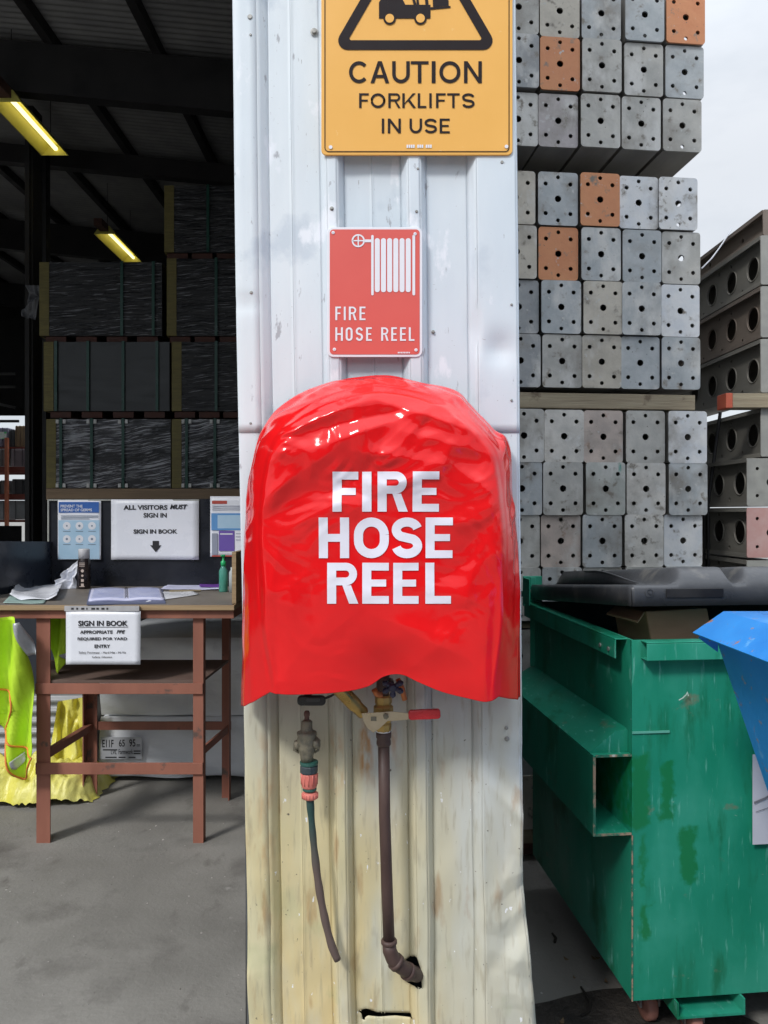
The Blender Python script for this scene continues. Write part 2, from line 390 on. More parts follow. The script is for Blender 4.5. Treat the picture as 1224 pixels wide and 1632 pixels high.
for low, z0, z1, dz, nm in ((False, SEAM - .012, 5.0, .02, 'upper_sheet'), (True, 0, SEAM + .01, .0042, 'lower_sheet')):
    mb = MB(); rows = int((z1 - z0) / dz); grid = []
    if low: rows = int((z1 - z0) / dz)
    for r_ in range(rows + 1):
        z = z0 + (z1 - z0) * r_ / rows
        grid.append([mb.bm.verts.new(wall_pt(px, dl, z, low)) for px, dl in samples])
        if low and z < .75:
            for v in grid[-1]:
                pv = Vector((612 + v.co.x * F / v.co.y, 816 + (CAMZ - v.co.z) * F / v.co.y)); best = None
                for hp_ in (hole1, hole2):
                    for ii in range(len(hp_)):
                        A = Vector(hp_[ii]); B = Vector(hp_[(ii + 1) % len(hp_)]); e = B - A; tt = min(1, max(0, (pv - A).dot(e) / e.length_squared)); c = A + e * tt
                        if best is None or (c - pv).length < (best - pv).length: best = c
                if (best - pv).length < 2.0: v.co.x = (best.x - 612) * v.co.y / F; v.co.z = CAMZ - (best.y - 816) * v.co.y / F; v.co.y += .002
    for r_ in range(rows):
        for k in range(len(samples) - 1):
            q = (grid[r_][k], grid[r_][k + 1], grid[r_ + 1][k + 1], grid[r_ + 1][k])
            if low:
                c = sum((v.co for v in q), Vector()) / 4; px = 612 + c.x * F / c.y; py = 816 + (CAMZ - c.z) * F / c.y
                if in_poly(px, py, hole1) or in_poly(px, py, hole2): continue
            mb.bm.faces.new(q)
    o = obj(nm, mb, M['wall_low'] if low else M['wall_up'], wallt, smooth=False)
    # object coordinates start at the ground
    for p in o.data.polygons: p.use_smooth = abs(p.normal.y) > .985 or True
    md = o.modifiers.new('split', 'EDGE_SPLIT'); md.split_angle = R(28)
    md = o.modifiers.new('thick', 'SOLIDIFY'); md.thickness = .0012; md.offset = 1
# jamb channel behind the left edge, back sheet closing the cavity
mb = MB(); mb.hexa([(XX(392, WD), 1.85, 0), (XX(410, WD), 1.85, 0), (XX(410, WD), 1.95, 0), (XX(392, WD), 1.95, 0), (XX(352, WD), 1.85, 5), (XX(400, WD), 1.85, 5), (XX(400, WD), 1.95, 5), (XX(352, WD), 1.95, 5)])
obj('jamb_channel', mb, mat('grey_jamb', (.10, .11, .12), (.16, .17, .18), 8, .5, .3), wallt)
mb = MB(); mb.box(XX(392, 1.96), XX(812, 1.96), 1.955, 1.97, 0, 5); obj('back_sheet', mb, M['wallin'], wallt)
# screws
def screw(px, py, r=.0045, lev=1, m='screw', low=False):
    z = ZZ(py, WD); x = XX(px, WD); y = WD - .022 * lev - (.003 if low else .005)
    mb = MB(); mb.lathe([(r * 1.5, 0), (r * 1.5, .0012), (r, .0015), (r, .004), (r * .7, .005)], (x, y, z), (0, -1, 0), 10)
    return obj('screw', mb, M[m], wallt)
for px, py, r_, lv in ((402, 40, .006, 1), (501, 53, .006, 0), (530, 256, .0035, 1), (530, 340, .0035, 1), (663, 345, .0035, 1), (403, 68, .003, 1), (404, 472, .004, 1), (403, 677, .003, 1), (812, 641, .003, 1), (812, 491, .003, 1), (690, 530, .003, 0), (813, 1015, .003, 1), (805, 1172, .004, 1), (804, 1155, .003, 1), (797, 268, .004, 1), (665, 278, .003, 1)):
    screw(px, py, r_, lv)

# ------------------------------------------------------------------ signs on the wall
def rrect(x0, x1, z0, z1, r, n=5):
    p = []
    for cx, cz, a in ((x1 - r, z1 - r, 0), (x0 + r, z1 - r, 90), (x0 + r, z0 + r, 180), (x1 - r, z0 + r, 270)):
        for i in range(n + 1): p.append((cx + r * math.cos(R(a + 90 * i / n)), cz + r * math.sin(R(a + 90 * i / n))))
    return p
def ring(mb, po, pi, y):
    a = [mb.bm.verts.new((p[0], y, p[1])) for p in po]; b = [mb.bm.verts.new((p[0], y, p[1])) for p in pi]; n = len(a)
    for i in range(n): mb.bm.faces.new((a[i], a[(i + 1) % n], b[(i + 1) % n], b[i]))
D = 1.785
yel = mat('yellow_sign_paint', (.80, .42, .085), (.84, .45, .10), 4, .38, rvar=.06, spots=[((.86, .55, .2), 30, .70, .74)])
blk = mat('sign_black', (.012, .008, .010), (.018, .012, .014), 20, .6)
blk.node_tree.nodes['Principled BSDF'].inputs['Specular IOR Level'].default_value = .2
whs = mat('sign_white', (.78, .80, .86), (.74, .76, .82), 20, .4)
sg = thing('warning_sign', 'yellow caution forklifts in use sign high on the white wall', 'sign', (XX(665, D), D + .003, ZZ(247, D)))
x0, x1, z0, z1 = XX(512, D), XX(817, D), ZZ(247, D), ZZ(-163, D)
mb = MB(); mb.prism(rrect(x0, x1, z0, z1, .012), D, D + .006); obj('panel', mb, yel, sg, bevel=.0012)
mb = MB(); ring(mb, rrect(x0 + .0075, x1 - .0075, z0 + .0065, z1 - .007, .010), rrect(x0 + .0095, x1 - .0095, z0 + .0085, z1 - .009, .008), D - .0012); obj('border', mb, blk, sg)
mb = MB()
def px2(x, y): return (XX(x, D), ZZ(y, D))
# warning triangle
def tri(off):   # rounded triangle inset by off px
    cx, base, hh, hw = 662, 80 - off, 232, 134
    A = [(cx - hw + off * 1.73, base), (cx + hw - off * 1.73, base), (cx, 80 - hh + off * 2)]
    r = max(3, 15 - off); out = []
    for i in range(3):
        p = Vector(A[i]); a = (Vector(A[i - 1]) - p).normalized(); b = (Vector(A[(i + 1) % 3]) - p).normalized()
        dd = r / math.tan(a.angle(b) / 2); c = p + (a + b).normalized() * (r / math.sin(a.angle(b) / 2))
        s_ = p + a * dd; e_ = p + b * dd
        a0 = math.atan2(s_.y - c.y, s_.x - c.x); a1 = math.atan2(e_.y - c.y, e_.x - c.x)
        while a1 - a0 > math.pi: a1 -= 2 * math.pi
        while a1 - a0 < -math.pi: a1 += 2 * math.pi
        for k in range(7): out.append((c.x + r * math.cos(a0 + (a1 - a0) * k / 6), c.y + r * math.sin(a0 + (a1 - a0) * k / 6)))
    return [px2(*q) for q in out]
ring(mb, tri(0), tri(15.5), D - .0012)
obj('triangle', mb, blk, sg)
mb = MB()
def poly(mb, pts, y=None): mb.bm.faces.new([mb.bm.verts.new((XX(p[0], D), D - .0012 if y is None else y, ZZ(p[1], D))) for p in pts])
poly(mb, [(604, 30), (604, 4), (608, -2), (618, -4), (618, 30)])
poly(mb, [(618.05, 30), (618.05, -4), (640, -4), (646, 8), (656, 8), (656, 30)])
poly(mb, [(656.05, 30), (656.05, 8), (659, 8), (652, -20), (655, -20), (664, 8), (686, 8), (686, 30)])
poly(mb, [(618, -4.05), (622, -34), (626, -34), (623, -4.05)]); poly(mb, [(622, -34.05), (622, -38), (660, -38), (660, -34.05)])
poly(mb, [(664, 7.9), (661, -34), (664, -34), (668, 7.9)])
poly(mb, [(678, 7.9), (673, -45), (677, -45), (683, 7.9)])
poly(mb, [(686.05, 16), (686.05, 12), (718, 10), (718, 13)]); poly(mb, [(690, 11.5), (689, -14), (714, -16), (715, 9.8)])
obj('forklift_symbol', mb, blk, sg)
mb = MB(); wy = MB()
for cx in (621, 670):
    mb.disc((XX(cx, D), D - .0014, ZZ(30, D)), 10 * D / F, h=.0004, n=24); wy.disc((XX(cx, D), D - .0020, ZZ(30, D)), 7 * D / F, h=.0004, n=20)
obj('symbol_wheels', mb, blk, sg); obj('symbol_wheel_centres', wy, yel, sg)
mb = MB()
def zword(word_, cells, y0, y1, t):
    for ch, (a, b_) in zip(word_, cells): glyph(mb, ch, XX(370 + a / 2.604, D), XX(370 + b_ / 2.604, D), ZZ(y1 / 2.604, D), ZZ(y0 / 2.604, D), D - .0012, t / 2.604 * D / F)
zword('CAUTION', ((485, 568), (574, 652), (664, 737), (741, 815), (828, 844), (860, 947), (962, 1036)), 255, 346, 14.5)
obj('lettering', mb, blk, sg); mb = MB()
zword('FORKLIFTS', ((527, 567), (574, 636), (648, 698), (706, 762), (770, 806), (818, 828), (846, 886), (892, 944), (954, 1006)), 388, 449, 10)
obj('lettering', mb, blk, sg); mb = MB()
zword('IN', ((621, 631), (646, 700)), 493, 554, 10)
obj('lettering', mb, blk, sg); mb = MB()
zword('USE', ((736, 788), (798, 850), (861, 903)), 493, 554, 10)
obj('lettering', mb, blk, sg)
mb = MB()
for k in range(12):
    if k in (4, 8): continue
    mb.box(XX(648 + k * 3.4, D), XX(650.6 + k * 3.4, D), D - .0013, D - .0008, ZZ(236, D), ZZ(231, D))
for px, py in ((527, 235), (807, 234)): mb.disc((XX(px, D), D - .0008, ZZ(py, D)), .0042, h=.0012)
obj('rivet_marks', mb, whs, sg)

D = 1.787
redp = mat('red_sign_paint', (.66, .10, .085), (.70, .115, .095), 3, .4, rvar=.05)
sg = thing('hose_reel_sign', 'small red and white sign with a hose reel symbol above the red cover', 'sign', (XX(598, D), D + .003, ZZ(569, D)))
x0, x1, z0, z1 = XX(521.5, D), XX(673, D), ZZ(569, D), ZZ(362, D)
mb = MB(); mb.prism(rrect(x0, x1, z0, z1, .014), D, D + .004); obj('panel', mb, whs, sg, bevel=.001)
mb = MB(); mb.prism(rrect(x0 + .006, x1 - .006, z0 + .006, z1 - .0055, .009), D - .0008, D - .0002); obj('red_field', mb, redp, sg)
mb = MB(); y = D - .0018
cx, cz = XX(571, D), ZZ(384, D); k = D / F
ring(mb, [(cx + 10.5 * k * math.cos(a * .26179), cz + 10.5 * k * math.sin(a * .26179)) for a in range(24)], [(cx + 8 * k * math.cos(a * .26179), cz + 8 * k * math.sin(a * .26179)) for a in range(24)], y)
def rp(a, b, c, d, yy=None): mb.quad((XX(a, D), yy or y, ZZ(d, D)), (XX(b, D), yy or y, ZZ(d, D)), (XX(b, D), yy or y, ZZ(c, D)), (XX(a, D), yy or y, ZZ(c, D)))
rp(570, 572, 376, 392); rp(562, 569.9, 383, 385); rp(572.1, 579, 383, 385); rp(581.6, 591.5, 382, 386.5)
for a, b in ((591.6, 595.6), (657.2, 661.6)): mb.bm.faces.new([mb.bm.verts.new((p[0], y, p[1])) for p in rrect(XX(a, D), XX(b, D), ZZ(471, D), ZZ(375, D), .0025, 3)])
for i in range(6): mb.bm.faces.new([mb.bm.verts.new((p[0], y, p[1])) for p in rrect(XX(597.3 + i * 9.85, D), XX(605.3 + i * 9.85, D), ZZ(466, D), ZZ(380, D), .0055, 5)])
obj('hose_reel_symbol', mb, whs, sg)
mb = MB()
def word(s, cells, py0, py1, t, D, y, mb):
    for ch, (a, b) in zip(s, cells): glyph(mb, ch, XX(a, D), XX(b, D), ZZ(py1, D), ZZ(py0, D), y, t * D / F)
word('FIRE', ((534.5, 543.5), (548, 551), (556, 568), (573, 582.5)), 489, 510.5, 3.1, D, y, mb)
obj('lettering', mb, whs, sg); mb = MB()
word('HOSE', ((534.5, 546.5), (551, 562), (567, 578.5), (583.5, 592.5)), 522, 543.5, 3.1, D, y, mb)
obj('lettering', mb, whs, sg); mb = MB()
word('REEL', ((607.5, 619), (623.5, 632.5), (637.5, 647), (651.5, 660.5)), 522, 543.5, 3.1, D, y, mb)
for k in range(8): mb.box(XX(634 + k * 2.5, D), XX(635.7 + k * 2.5, D), y, y + .0003, ZZ(563.5, D), ZZ(561, D))
obj('lettering', mb, whs, sg)
mb = MB()
for px, py in ((531, 371), (661.5, 373), (533, 557), (663, 558)): mb.lathe([(.004, 0), (.0035, .0015), (.0012, .0018), (.0008, .0006)], (XX(px, D), D - .0008, ZZ(py, D)), (0, -1, 0), 14)
obj('rivets', mb, whs, sg)

# ------------------------------------------------------------------ red cover over the hose reel
CF, CB = 1.575, 1.765
ctr = (606, 872)
front = [(428, 1107), (413, 1010), (407, 900), (409, 800), (420, 728), (437, 690), (470, 655), (520, 628), (583, 612), (640, 616), (700, 632), (735, 655), (770, 688), (794, 722), (806, 790), (812, 880), (806, 1000), (797, 1114), (776, 1119), (745, 1113), (705, 1103), (668, 1089), (640, 1078), (612, 1082), (585, 1097), (540, 1104), (480, 1107)]
back = [(386, 1121), (389, 1010), (391, 900), (396, 800), (408, 722), (424, 682), (452, 648), (505, 620), (581, 602), (650, 607), (722, 625), (748, 648), (782, 684), (808, 705), (814, 790), (822, 880), (826, 1000), (827, 1106)]
def resample(pts, n, closed=False):
    q = [Vector(p) for p in pts]
    # Catmull-Rom then arclength
    dense = []
    N = len(q)
    for i in range(N - 1 if not closed else N):
        p0, p1, p2, p3 = q[(i - 1) % N] if (closed or i > 0) else q[0], q[i], q[(i + 1) % N], q[(i + 2) % N] if (closed or i + 2 < N) else q[-1]
        for k in range(20):
            t = k / 20
            dense.append(.5 * ((2 * p1) + (p2 - p0) * t + (2 * p0 - 5 * p1 + 4 * p2 - p3) * t * t + (3 * p1 - p0 - 3 * p2 + p3) * t ** 3))
    dense.append(q[0] if closed else q[-1])
    L = [0]
    for a, b in zip(dense, dense[1:]): L.append(L[-1] + (b - a).length)
    out = []; j = 0
    for k in range(n + 1):
        s = L[-1] * k / n
        while j < len(L) - 2 and L[j + 1] < s: j += 1
        u = (s - L[j]) / max(1e-9, L[j + 1] - L[j]); out.append(dense[j].lerp(dense[j + 1], min(1, u)))
    return out
NA = 420
arch_f = resample(front[:18], NA); bot_f = resample(front[17:] + [front[0]], 160)
arch_b = resample(back, NA)
# radial table for rho lookup
outl = arch_f[:-1] + bot_f[:-1]
angs = sorted([(math.atan2(p.y - ctr[1], p.x - ctr[0]), (p - Vector(ctr)).length) for p in outl])
def Rad(a):
    lo, hi = 0, len(angs)
    while lo < hi:
        m_ = (lo + hi) // 2
        if angs[m_][0] < a: lo = m_ + 1
        else: hi = m_
    i = lo % len(angs); j = (lo - 1) % len(angs); d = (angs[i][0] - angs[j][0]) % (2 * math.pi)
    t = ((a - angs[j][0]) % (2 * math.pi)) / d if d > 1e-9 else 0
    return angs[j][1] + (angs[i][1] - angs[j][1]) * min(1, max(0, t))
def sm(a, b, x): t = min(1, max(0, (x - a) / (b - a))); return t * t * (3 - 2 * t)
def crease(u, v, ax, ay, bx, by, w, amp):   # a sharp fold along a segment, px units
    dx, dy = bx - ax, by - ay; L2 = dx * dx + dy * dy; t = ((u - ax) * dx + (v - ay) * dy) / L2
    tt = min(1, max(0, t)); qx, qy = ax + dx * tt, ay + dy * tt; d = math.hypot(u - qx, v - qy)
    s = 1 if ((u - ax) * dy - (v - ay) * dx) > 0 else -1
    env = math.sin(math.pi * min(1, max(0, (t + .15) / 1.3)))
    return amp * env * 1.1 * math.exp(-(d / (w * 1.5)) ** 1.5)
CR = [(440, 700, 600, 632, 7, .006), (470, 730, 720, 640, 10, .006), (600, 640, 790, 700, 8, .006), (500, 690, 640, 655, 7, -.005), (640, 690, 800, 730, 10, .006), (430, 790, 560, 700, 12, .005), (560, 720, 700, 740, 10, .005), (700, 730, 790, 790, 10, .005),
      (410, 820, 470, 760, 8, .005), (480, 740, 540, 830, 12, -.004), (700, 840, 800, 820, 14, .005), (690, 930, 770, 880, 12, -.005), (740, 960, 760, 880, 10, .004), (590, 980, 700, 1010, 12, .003), (640, 1000, 750, 1050, 14, .004), (450, 890, 480, 1000, 10, .003), (620, 1075, 560, 1000, 22, -.006), (640, 1075, 720, 1010, 22, .005), (420, 740, 500, 665, 6, .005),
      (660, 700, 690, 660, 8, -.004), (720, 700, 700, 760, 9, .004), (760, 760, 800, 860, 9, .004), (450, 850, 430, 950, 9, .003), (600, 880, 660, 900, 20, .004)]
def surf_y(u, v):
    """depth of the front panel at photo-plane px (u, v) of the front plane"""
    du, dv = u - ctr[0], v - ctr[1]; r = math.hypot(du, dv)
    rho = r / max(1, Rad(math.atan2(dv, du)))
    y = CF - .014 * (1 - min(1, rho) ** 2)                     # belly
    sr = sm(.93, 1.02, rho)
    if v > 850:
        le = 412 + 16 * sm(980, 1107, v); re = 811 - 13 * sm(980, 1110, v); e_ = (ctr[0] - u) / (ctr[0] - le) if u < ctr[0] else (u - ctr[0]) / (re - ctr[0])
        w_ = sm(850, 960, v); side = sr * (1 - w_) + sm(.93, 1.02, e_) * w_
    else: side = sr
    y += .022 * side
    up = sm(1020, 700, v)
    p = Vector((u / 90, v / 90, 0))
    w = Vector((noise.noise(p * .8 + Vector((3, 1, 0))), noise.noise(p * .8 + Vector((9, 4, 0))), 0))
    q = p + w * .9
    def tri_(t): t = t % 1.0; return abs(t - .5) * 2
    def soft(t): return math.sqrt(t * t + .0025)
    cr1 = cr2 = 0
    for k, (ang, per_, ph) in enumerate(((78, 1.5, .2), (105, 1.15, .7), (48, 1.7, .45), (128, 1.9, .1), (88, .8, .33))):
        ca, sa = math.cos(R(ang)), math.sin(R(ang)); m_ = .5 + noise.noise(Vector((p.x * .55 + k * 7, p.y * .55, k * 3.1)))
        cr1 += soft(tri_((q.x * ca + q.y * sa) / per_ + ph)) * max(0, m_) * per_
    for k, (ang, per_, ph) in enumerate(((65, .42, .2), (110, .5, .6), (20, .62, .1), (150, .55, .8))):
        ca, sa = math.cos(R(ang)), math.sin(R(ang)); m_ = noise.noise(Vector((p.x * 1.1 + k * 5, p.y * 1.1, 20 + k * 3.1)))
        cr2 += soft(tri_((q.x * ca + q.y * sa) / per_ + ph)) * max(0, m_) * per_
    sc = 0
    for k, (ang, per_, ph) in enumerate(((80, .24, .2), (100, .31, .6), (35, .28, .1), (140, .26, .8))):
        ca, sa = math.cos(R(ang)), math.sin(R(ang)); m_ = noise.noise(Vector((p.x * 1.9 + k * 5, p.y * 1.9, 50 + k * 3.1)))
        sc += soft(tri_((q.x * ca + q.y * sa) / per_ + ph)) * max(0, m_ - .08) * per_
    y -= .018 * sc * (.25 + .75 * up) * (1 - .8 * math.exp(-((u - 612) / 105) ** 2 - ((v - 862) / 105) ** 2)) * sm(1.02, .9, rho)
    amp = (1 - .7 * sm(960, 1080, v)) * (.30 + .70 * up) * (1 - .72 * math.exp(-((u - 612) / 100) ** 2 - ((v - 862) / 100) ** 2)) * sm(1.02, .85, rho)
    y -= amp * (.0078 * cr1 + .011 * cr2)
    y -= .004 * noise.noise(Vector((u / 170, v / 130, 2)))
    for c in CR: y -= crease(u, v, *c)
    y += .020 * math.exp(-((u - 622) / 55) ** 2) * sm(1010, 1085, v)   # pushed in over the valve
    # lower sides: vertical pleats
    y += .006 * sm(900, 1100, v) * (math.exp(-((u - 440) / 12) ** 2) + math.exp(-((u - 786) / 10) ** 2))
    return y
def fpt(u, v, off=0):
    y = surf_y(u, v) - off
    return Vector(((u - 612) * CF / F, y, CAMZ - (v - 816) * CF / F))
mb = MB(); bm = mb.bm
ring_pts = arch_f + bot_f[1:-1]; NR = 170; K = len(ring_pts)
cv = bm.verts.new(fpt(*ctr)); prev = None; last = None
for j in range(1, NR + 1):
    s = j / NR
    cur = [bm.verts.new(fpt(ctr[0] + (p.x - ctr[0]) * s, ctr[1] + (p.y - ctr[1]) * s)) for p in ring_pts]
    for k in range(K):
        if prev is None: bm.faces.new((cv, cur[k], cur[(k + 1) % K]))
        else: bm.faces.new((prev[k], cur[k], cur[(k + 1) % K], prev[(k + 1) % K]))
    prev = cur
# side band back to the wall (open at the bottom)
band_prev = prev[:NA + 1]; NB = 26
for j in range(1, NB + 1):
    t = j / NB; cur = []
    for k in range(NA + 1):
        a = band_prev0[k] if j > 1 else None
        f = arch_f[k]; b = arch_b[k]
        e = sm(0, 1, t)
        y0 = start_y[k] if j > 1 else 0
        cur.append((f, b, t, e, k))
    if j == 1:
        band_prev0 = [v.co.copy() for v in band_prev]; start_y = [v.co.y for v in band_prev]
        endp = [Vector(((b.x - 612) * CB / F, CB, CAMZ - (b.y - 816) * CB / F)) for b in arch_b]
    row = []
    for (f, b, t, e, k) in cur:
        A = band_prev0[k]; B = endp[k]
        xe = 1 - (1 - t) ** 2.0
        co = Vector((A.x + (B.x - A.x) * xe, A.y + (B.y - A.y) * t, A.z + (B.z - A.z) * xe))
        s_ = k / NA
        wr = noise.noise(Vector((s_ * 26, t * 2.5, 3))) * (.007 if .22 < s_ < .78 else .003) * math.sin(math.pi * min(1, t * 1.0)) + noise.noise(Vector((s_ * 9, t * 5, 6))) * .005 * math.sin(math.pi * t) - abs(noise.noise(Vector((s_ * 40 + t * 1.5, t * 1.2, 13)))) * .006 * math.sin(math.pi * min(1, t * 1.4)) * (1 if .2 < s_ < .8 else .3)
        nrm = Vector((B.x - XX(ctr[0], CB), 0, B.z - ZZ(ctr[1], CB))).normalized()
        co += nrm * wr
        row.append(bm.verts.new(co))
    for k in range(NA): bm.faces.new((band_prev[k], row[k], row[k + 1], band_prev[k + 1]))
    band_prev = row
cover = thing('hose_reel_cover', 'glossy red vinyl cover with large white lettering over the hose reel on the wall', 'cover', (0, CB, ZZ(1110, CB)))
o = obj('vinyl_shell', mb, M['red'], cover, smooth=True)
md = o.modifiers.new('thick', 'SOLIDIFY'); md.thickness = .0015; md.offset = -1
# vinyl bump: larger soft waves
mb = MB()
K_ = 1 / 2.6043
def zx(a): return 370 + a * K_
def zy(a): return 590 + a * K_
for s, cells, y0, y1 in (('FIRE', ((420, 525), (541, 579), (604, 725), (747, 855)), 424, 587), ('HOSE', ((363, 487), (507, 650), (662, 787), (801, 912)), 611, 778), ('REEL', ((397, 522), (541, 650), (668, 772), (800, 905)), 797, 965)):
    flat = MB()
    for ch, (a, b) in zip(s, cells):
        glyph(flat, ch, zx(a), zx(b), -zy(y1), -zy(y0), 0, 37 * K_)
    bmf = flat.bm
    for ax, lo, hi in ((0, 500, 730), (2, -970, -745)):
        v = lo
        while v < hi:
            no = Vector((1, 0, 0)) if ax == 0 else Vector((0, 0, 1)); co = no * v
            bmesh.ops.bisect_plane(bmf, geom=bmf.verts[:] + bmf.edges[:] + bmf.faces[:], plane_co=co, plane_no=no); v += 3.4
    for v in bmf.verts: v.co = fpt(v.co.x, -v.co.z, .0016)
    obj('lettering', flat, M['white_vinyl'], cover, smooth=True)

# ------------------------------------------------------------------ pipe, valve, nozzle, tap, hose
rustp = mat('brown_pipe', (.055, .03, .026), (.085, .05, .042), 18, .55, bump=.0012, stretch=(1, 1, .3), spots=[((.3, .28, .26), 60, .71, .74)])
brass = mat('brass', (.42, .27, .08), (.55, .38, .14), 25, .35, .8, bump=.0006)
bras2 = mat('tarnished_brass', (.16, .15, .12), (.30, .27, .2), 60, .55, .5, bump=.0015)
steel = mat('zinc_steel', (.50, .41, .28), (.60, .51, .37), 30, .38, .8)
ptfe = mat('sealing_tape', (.75, .74, .72), (.85, .84, .82), 50, .6)
redh = mat('red_grip', (.62, .02, .03), (.7, .03, .04), 12, .35)
WP = 1.745
sup = thing('water_supply_pipe', 'rusty brown water pipe with brass valve and red lever below the red cover', 'pipe', (XX(618, WP), WP, ZZ(1560, WP)))
def L(px, py, d=WP): return P(px, py, d)
mb = MB(); mb.tube([L(611.5, 1178), L(613, 1300), L(617, 1420), L(620, 1500)], .0132, 20); obj('pipe', mb, rustp, sup, smooth=True)
mb = MB(); mb.lathe([(.0175, 0), (.0175, .012), (.015, .016), (.0165, .022), (.0165, .028), (.0135, .033)], L(611.5, 1166), (0, .0, -1), 20)
obj('union', mb, rustp, sup, smooth=True)
mb = MB()
mb.lathe([(.0165, 0), (.0185, .003), (.0185, .008), (.016, .011)], L(620, 1497), (0, 0, -1), 20)
mb.tube([L(620, 1503), L(621, 1515), L(626, 1527, 1.747), L(636, 1538, 1.753), L(652, 1549, 1.775), L(664, 1553, 1.80), L(668, 1554, 1.86)], [.0155, .016, .0165, .0165, .017, .0165, .014], 18)
for a, b in (((629, 1531, 1.75), (634, 1536, 1.752)), ((648, 1547, 1.770), (653, 1550, 1.776))):
    mb.tube([L(*a), L(*b)], .0195, 18)
obj('elbow', mb, rustp, sup, smooth=True)
vb = MB(); vb.lathe([(.0165, 0), (.0185, .004), (.0185, .016), (.0165, .02), (.0225, .026), (.0225, .056), (.0175, .060), (.0195, .064), (.0195, .078), (.0165, .082)], L(611, 1165), (0, 0, 1), 8)
valve = obj('ball_valve', vb, brass, sup, bevel=.001)
mb = MB()
mb.lathe([(.0155, 0), (.0165, .002), (.0165, .005), (.0155, .007)], L(611, 1168), (0, 0, 1), 20); mb.lathe([(.0155, 0), (.0165, .002), (.0165, .006), (.0155, .008)], L(610, 1114), (0, 0, 1), 20)
obj('sealing_tape', mb, ptfe, sup, smooth=True)
mb = MB(); y0 = 1.705
def plate(mb, pts, y, th, dd=None):
    mb.prism([(XX(p[0], y), ZZ(p[1], y)) for p in pts], y, y + th)
plate(mb, [(576, 1137), (604, 1135.5), (624, 1134), (651, 1137), (651, 1147), (628, 1149), (618, 1149), (604, 1162), (595, 1168), (585, 1160), (579, 1148)], y0, .003)
lever = obj('lever_plate', mb, steel, valve, bevel=.0006)
mb = MB(); mb.box(XX(591, y0), XX(600, y0), y0 - .001, y0 - .0004, ZZ(1149, y0), ZZ(1142, y0), None); mb.lathe([(.0065, 0), (.0065, .006), (.003, .006), (.003, .008)], (XX(615, y0), y0 - .0005, ZZ(1141, y0)), (0, -1, 0), 6); mb.lathe([(.004, 0), (.004, .04)], (XX(615, y0), y0 + .04, ZZ(1141, y0)), (0, -1, 0), 10)
obj('nut', mb, bras2, valve)
mb = MB(); mb.prism(rrect(XX(651, y0), XX(702, y0), ZZ(1147.5, y0), ZZ(1132, y0), .0065), y0 - .004, y0 + .008)
bmesh.ops.transform(mb.bm, matrix=Matrix.Translation((XX(651, y0), 0, ZZ(1140, y0))) @ Matrix.Rotation(R(-2.5), 4, 'Y') @ Matrix.Translation((-XX(651, y0), 0, -ZZ(1140, y0))), verts=mb.bm.verts)
obj('red_grip', mb, redh, valve, bevel=.0025)
# upper fitting with a small four-armed wheel under the cover
mb = MB(); mb.tube([L(610, 1112), L(610, 1085), L(612, 1060)], .0145, 16); obj('upper_pipe', mb, rustp, sup, smooth=True)
mb = MB(); cwx = L(626, 1094, 1.66)
mb.lathe([(.007, 0), (.009, .004), (.009, .012), (.005, .014)], cwx, (0, -1, -.15), 14)
for a in (30, 150, 270, 330, 210):
    e = cwx + Vector((math.cos(R(a)) * .019, -.006, math.sin(R(a)) * .017)); mb.tube([cwx + Vector((0, -.006, 0)), e], [.0045, .0062], 8)
    mb.lathe([(.002, -.007), (.0065, -.004), (.0068, .002), (.002, .0065)], e, (e - cwx), 10)
mb.tube([cwx, cwx + Vector((-.004, .07, -.002))], .006, 10)
obj('tap_wheel', mb, mat('dark_blue_tap', (.03, .03, .06), (.05, .05, .09), 60, .35, .3), sup, smooth=True)
mb = MB(); mb.tube([L(634, 1082, 1.68), L(641, 1098, 1.68), L(645, 1115, 1.685)], [.0055, .006, .0062], 12); obj('copper_stub', mb, mat('orange_copper', (.50, .15, .05), (.62, .22, .08), 30, .4, .4), sup, smooth=True)
mb = MB(); mb.tube([L(596, 1098, 1.7), L(600, 1106, 1.7), L(607, 1108, 1.71)], .0065, 10) 
obj('copper_stub', mb, bpy.data.materials['orange_copper'], sup, smooth=True)

mb = MB(); a = L(541, 1098, 1.70); b = L(590, 1148, 1.735); dr = b - a
mb.lathe([(.010, -.03), (.0155, -.02), (.0165, 0), (.0165, .055), (.0145, .060), (.0145, .082), (.012, .086)], a, dr, 20)
noz = obj('hose_nozzle', mb, brass, None, smooth=True, bevel=0); tag(noz, 'brass hose nozzle tube hanging slanted beside the valve', 'nozzle')
mb = MB(); mb.prism(rrect(XX(474, 1.74), XX(519, 1.74), ZZ(1124, 1.74), ZZ(1108, 1.74), .009), 1.733, 1.745); mb.prism(rrect(XX(484, 1.74), XX(498, 1.74), ZZ(1107.9, 1.74), ZZ(1098, 1.74), .004), 1.735, 1.745)
t = thing('plastic_clip', 'black oval plastic seal tag hanging on a thin wire under the red cover', 'clip', (XX(496, 1.74), 1.74, ZZ(1124, 1.74)))
obj('tag_body', mb, M['bplastic'], t, bevel=.003)
mb = MB(); mb.tube([L(518, 1114, 1.74), L(528, 1110, 1.735), L(541, 1101, 1.72), L(556, 1090, 1.71)], .0016, 6); mb.tube([L(518, 1112, 1.74), L(530, 1107, 1.735), L(545, 1096, 1.72), L(556, 1090, 1.71)], .0014, 6)
obj('wire', mb, M['black'], t)
mb = MB(); mb.prism(rrect(XX(488, 1.73), XX(510, 1.73), ZZ(1119, 1.73), ZZ(1113, 1.73), .004), 1.7305, 1.7325); obj('slot', mb, mat('slot_grey', (.05, .05, .05), None, rough=.4), t)

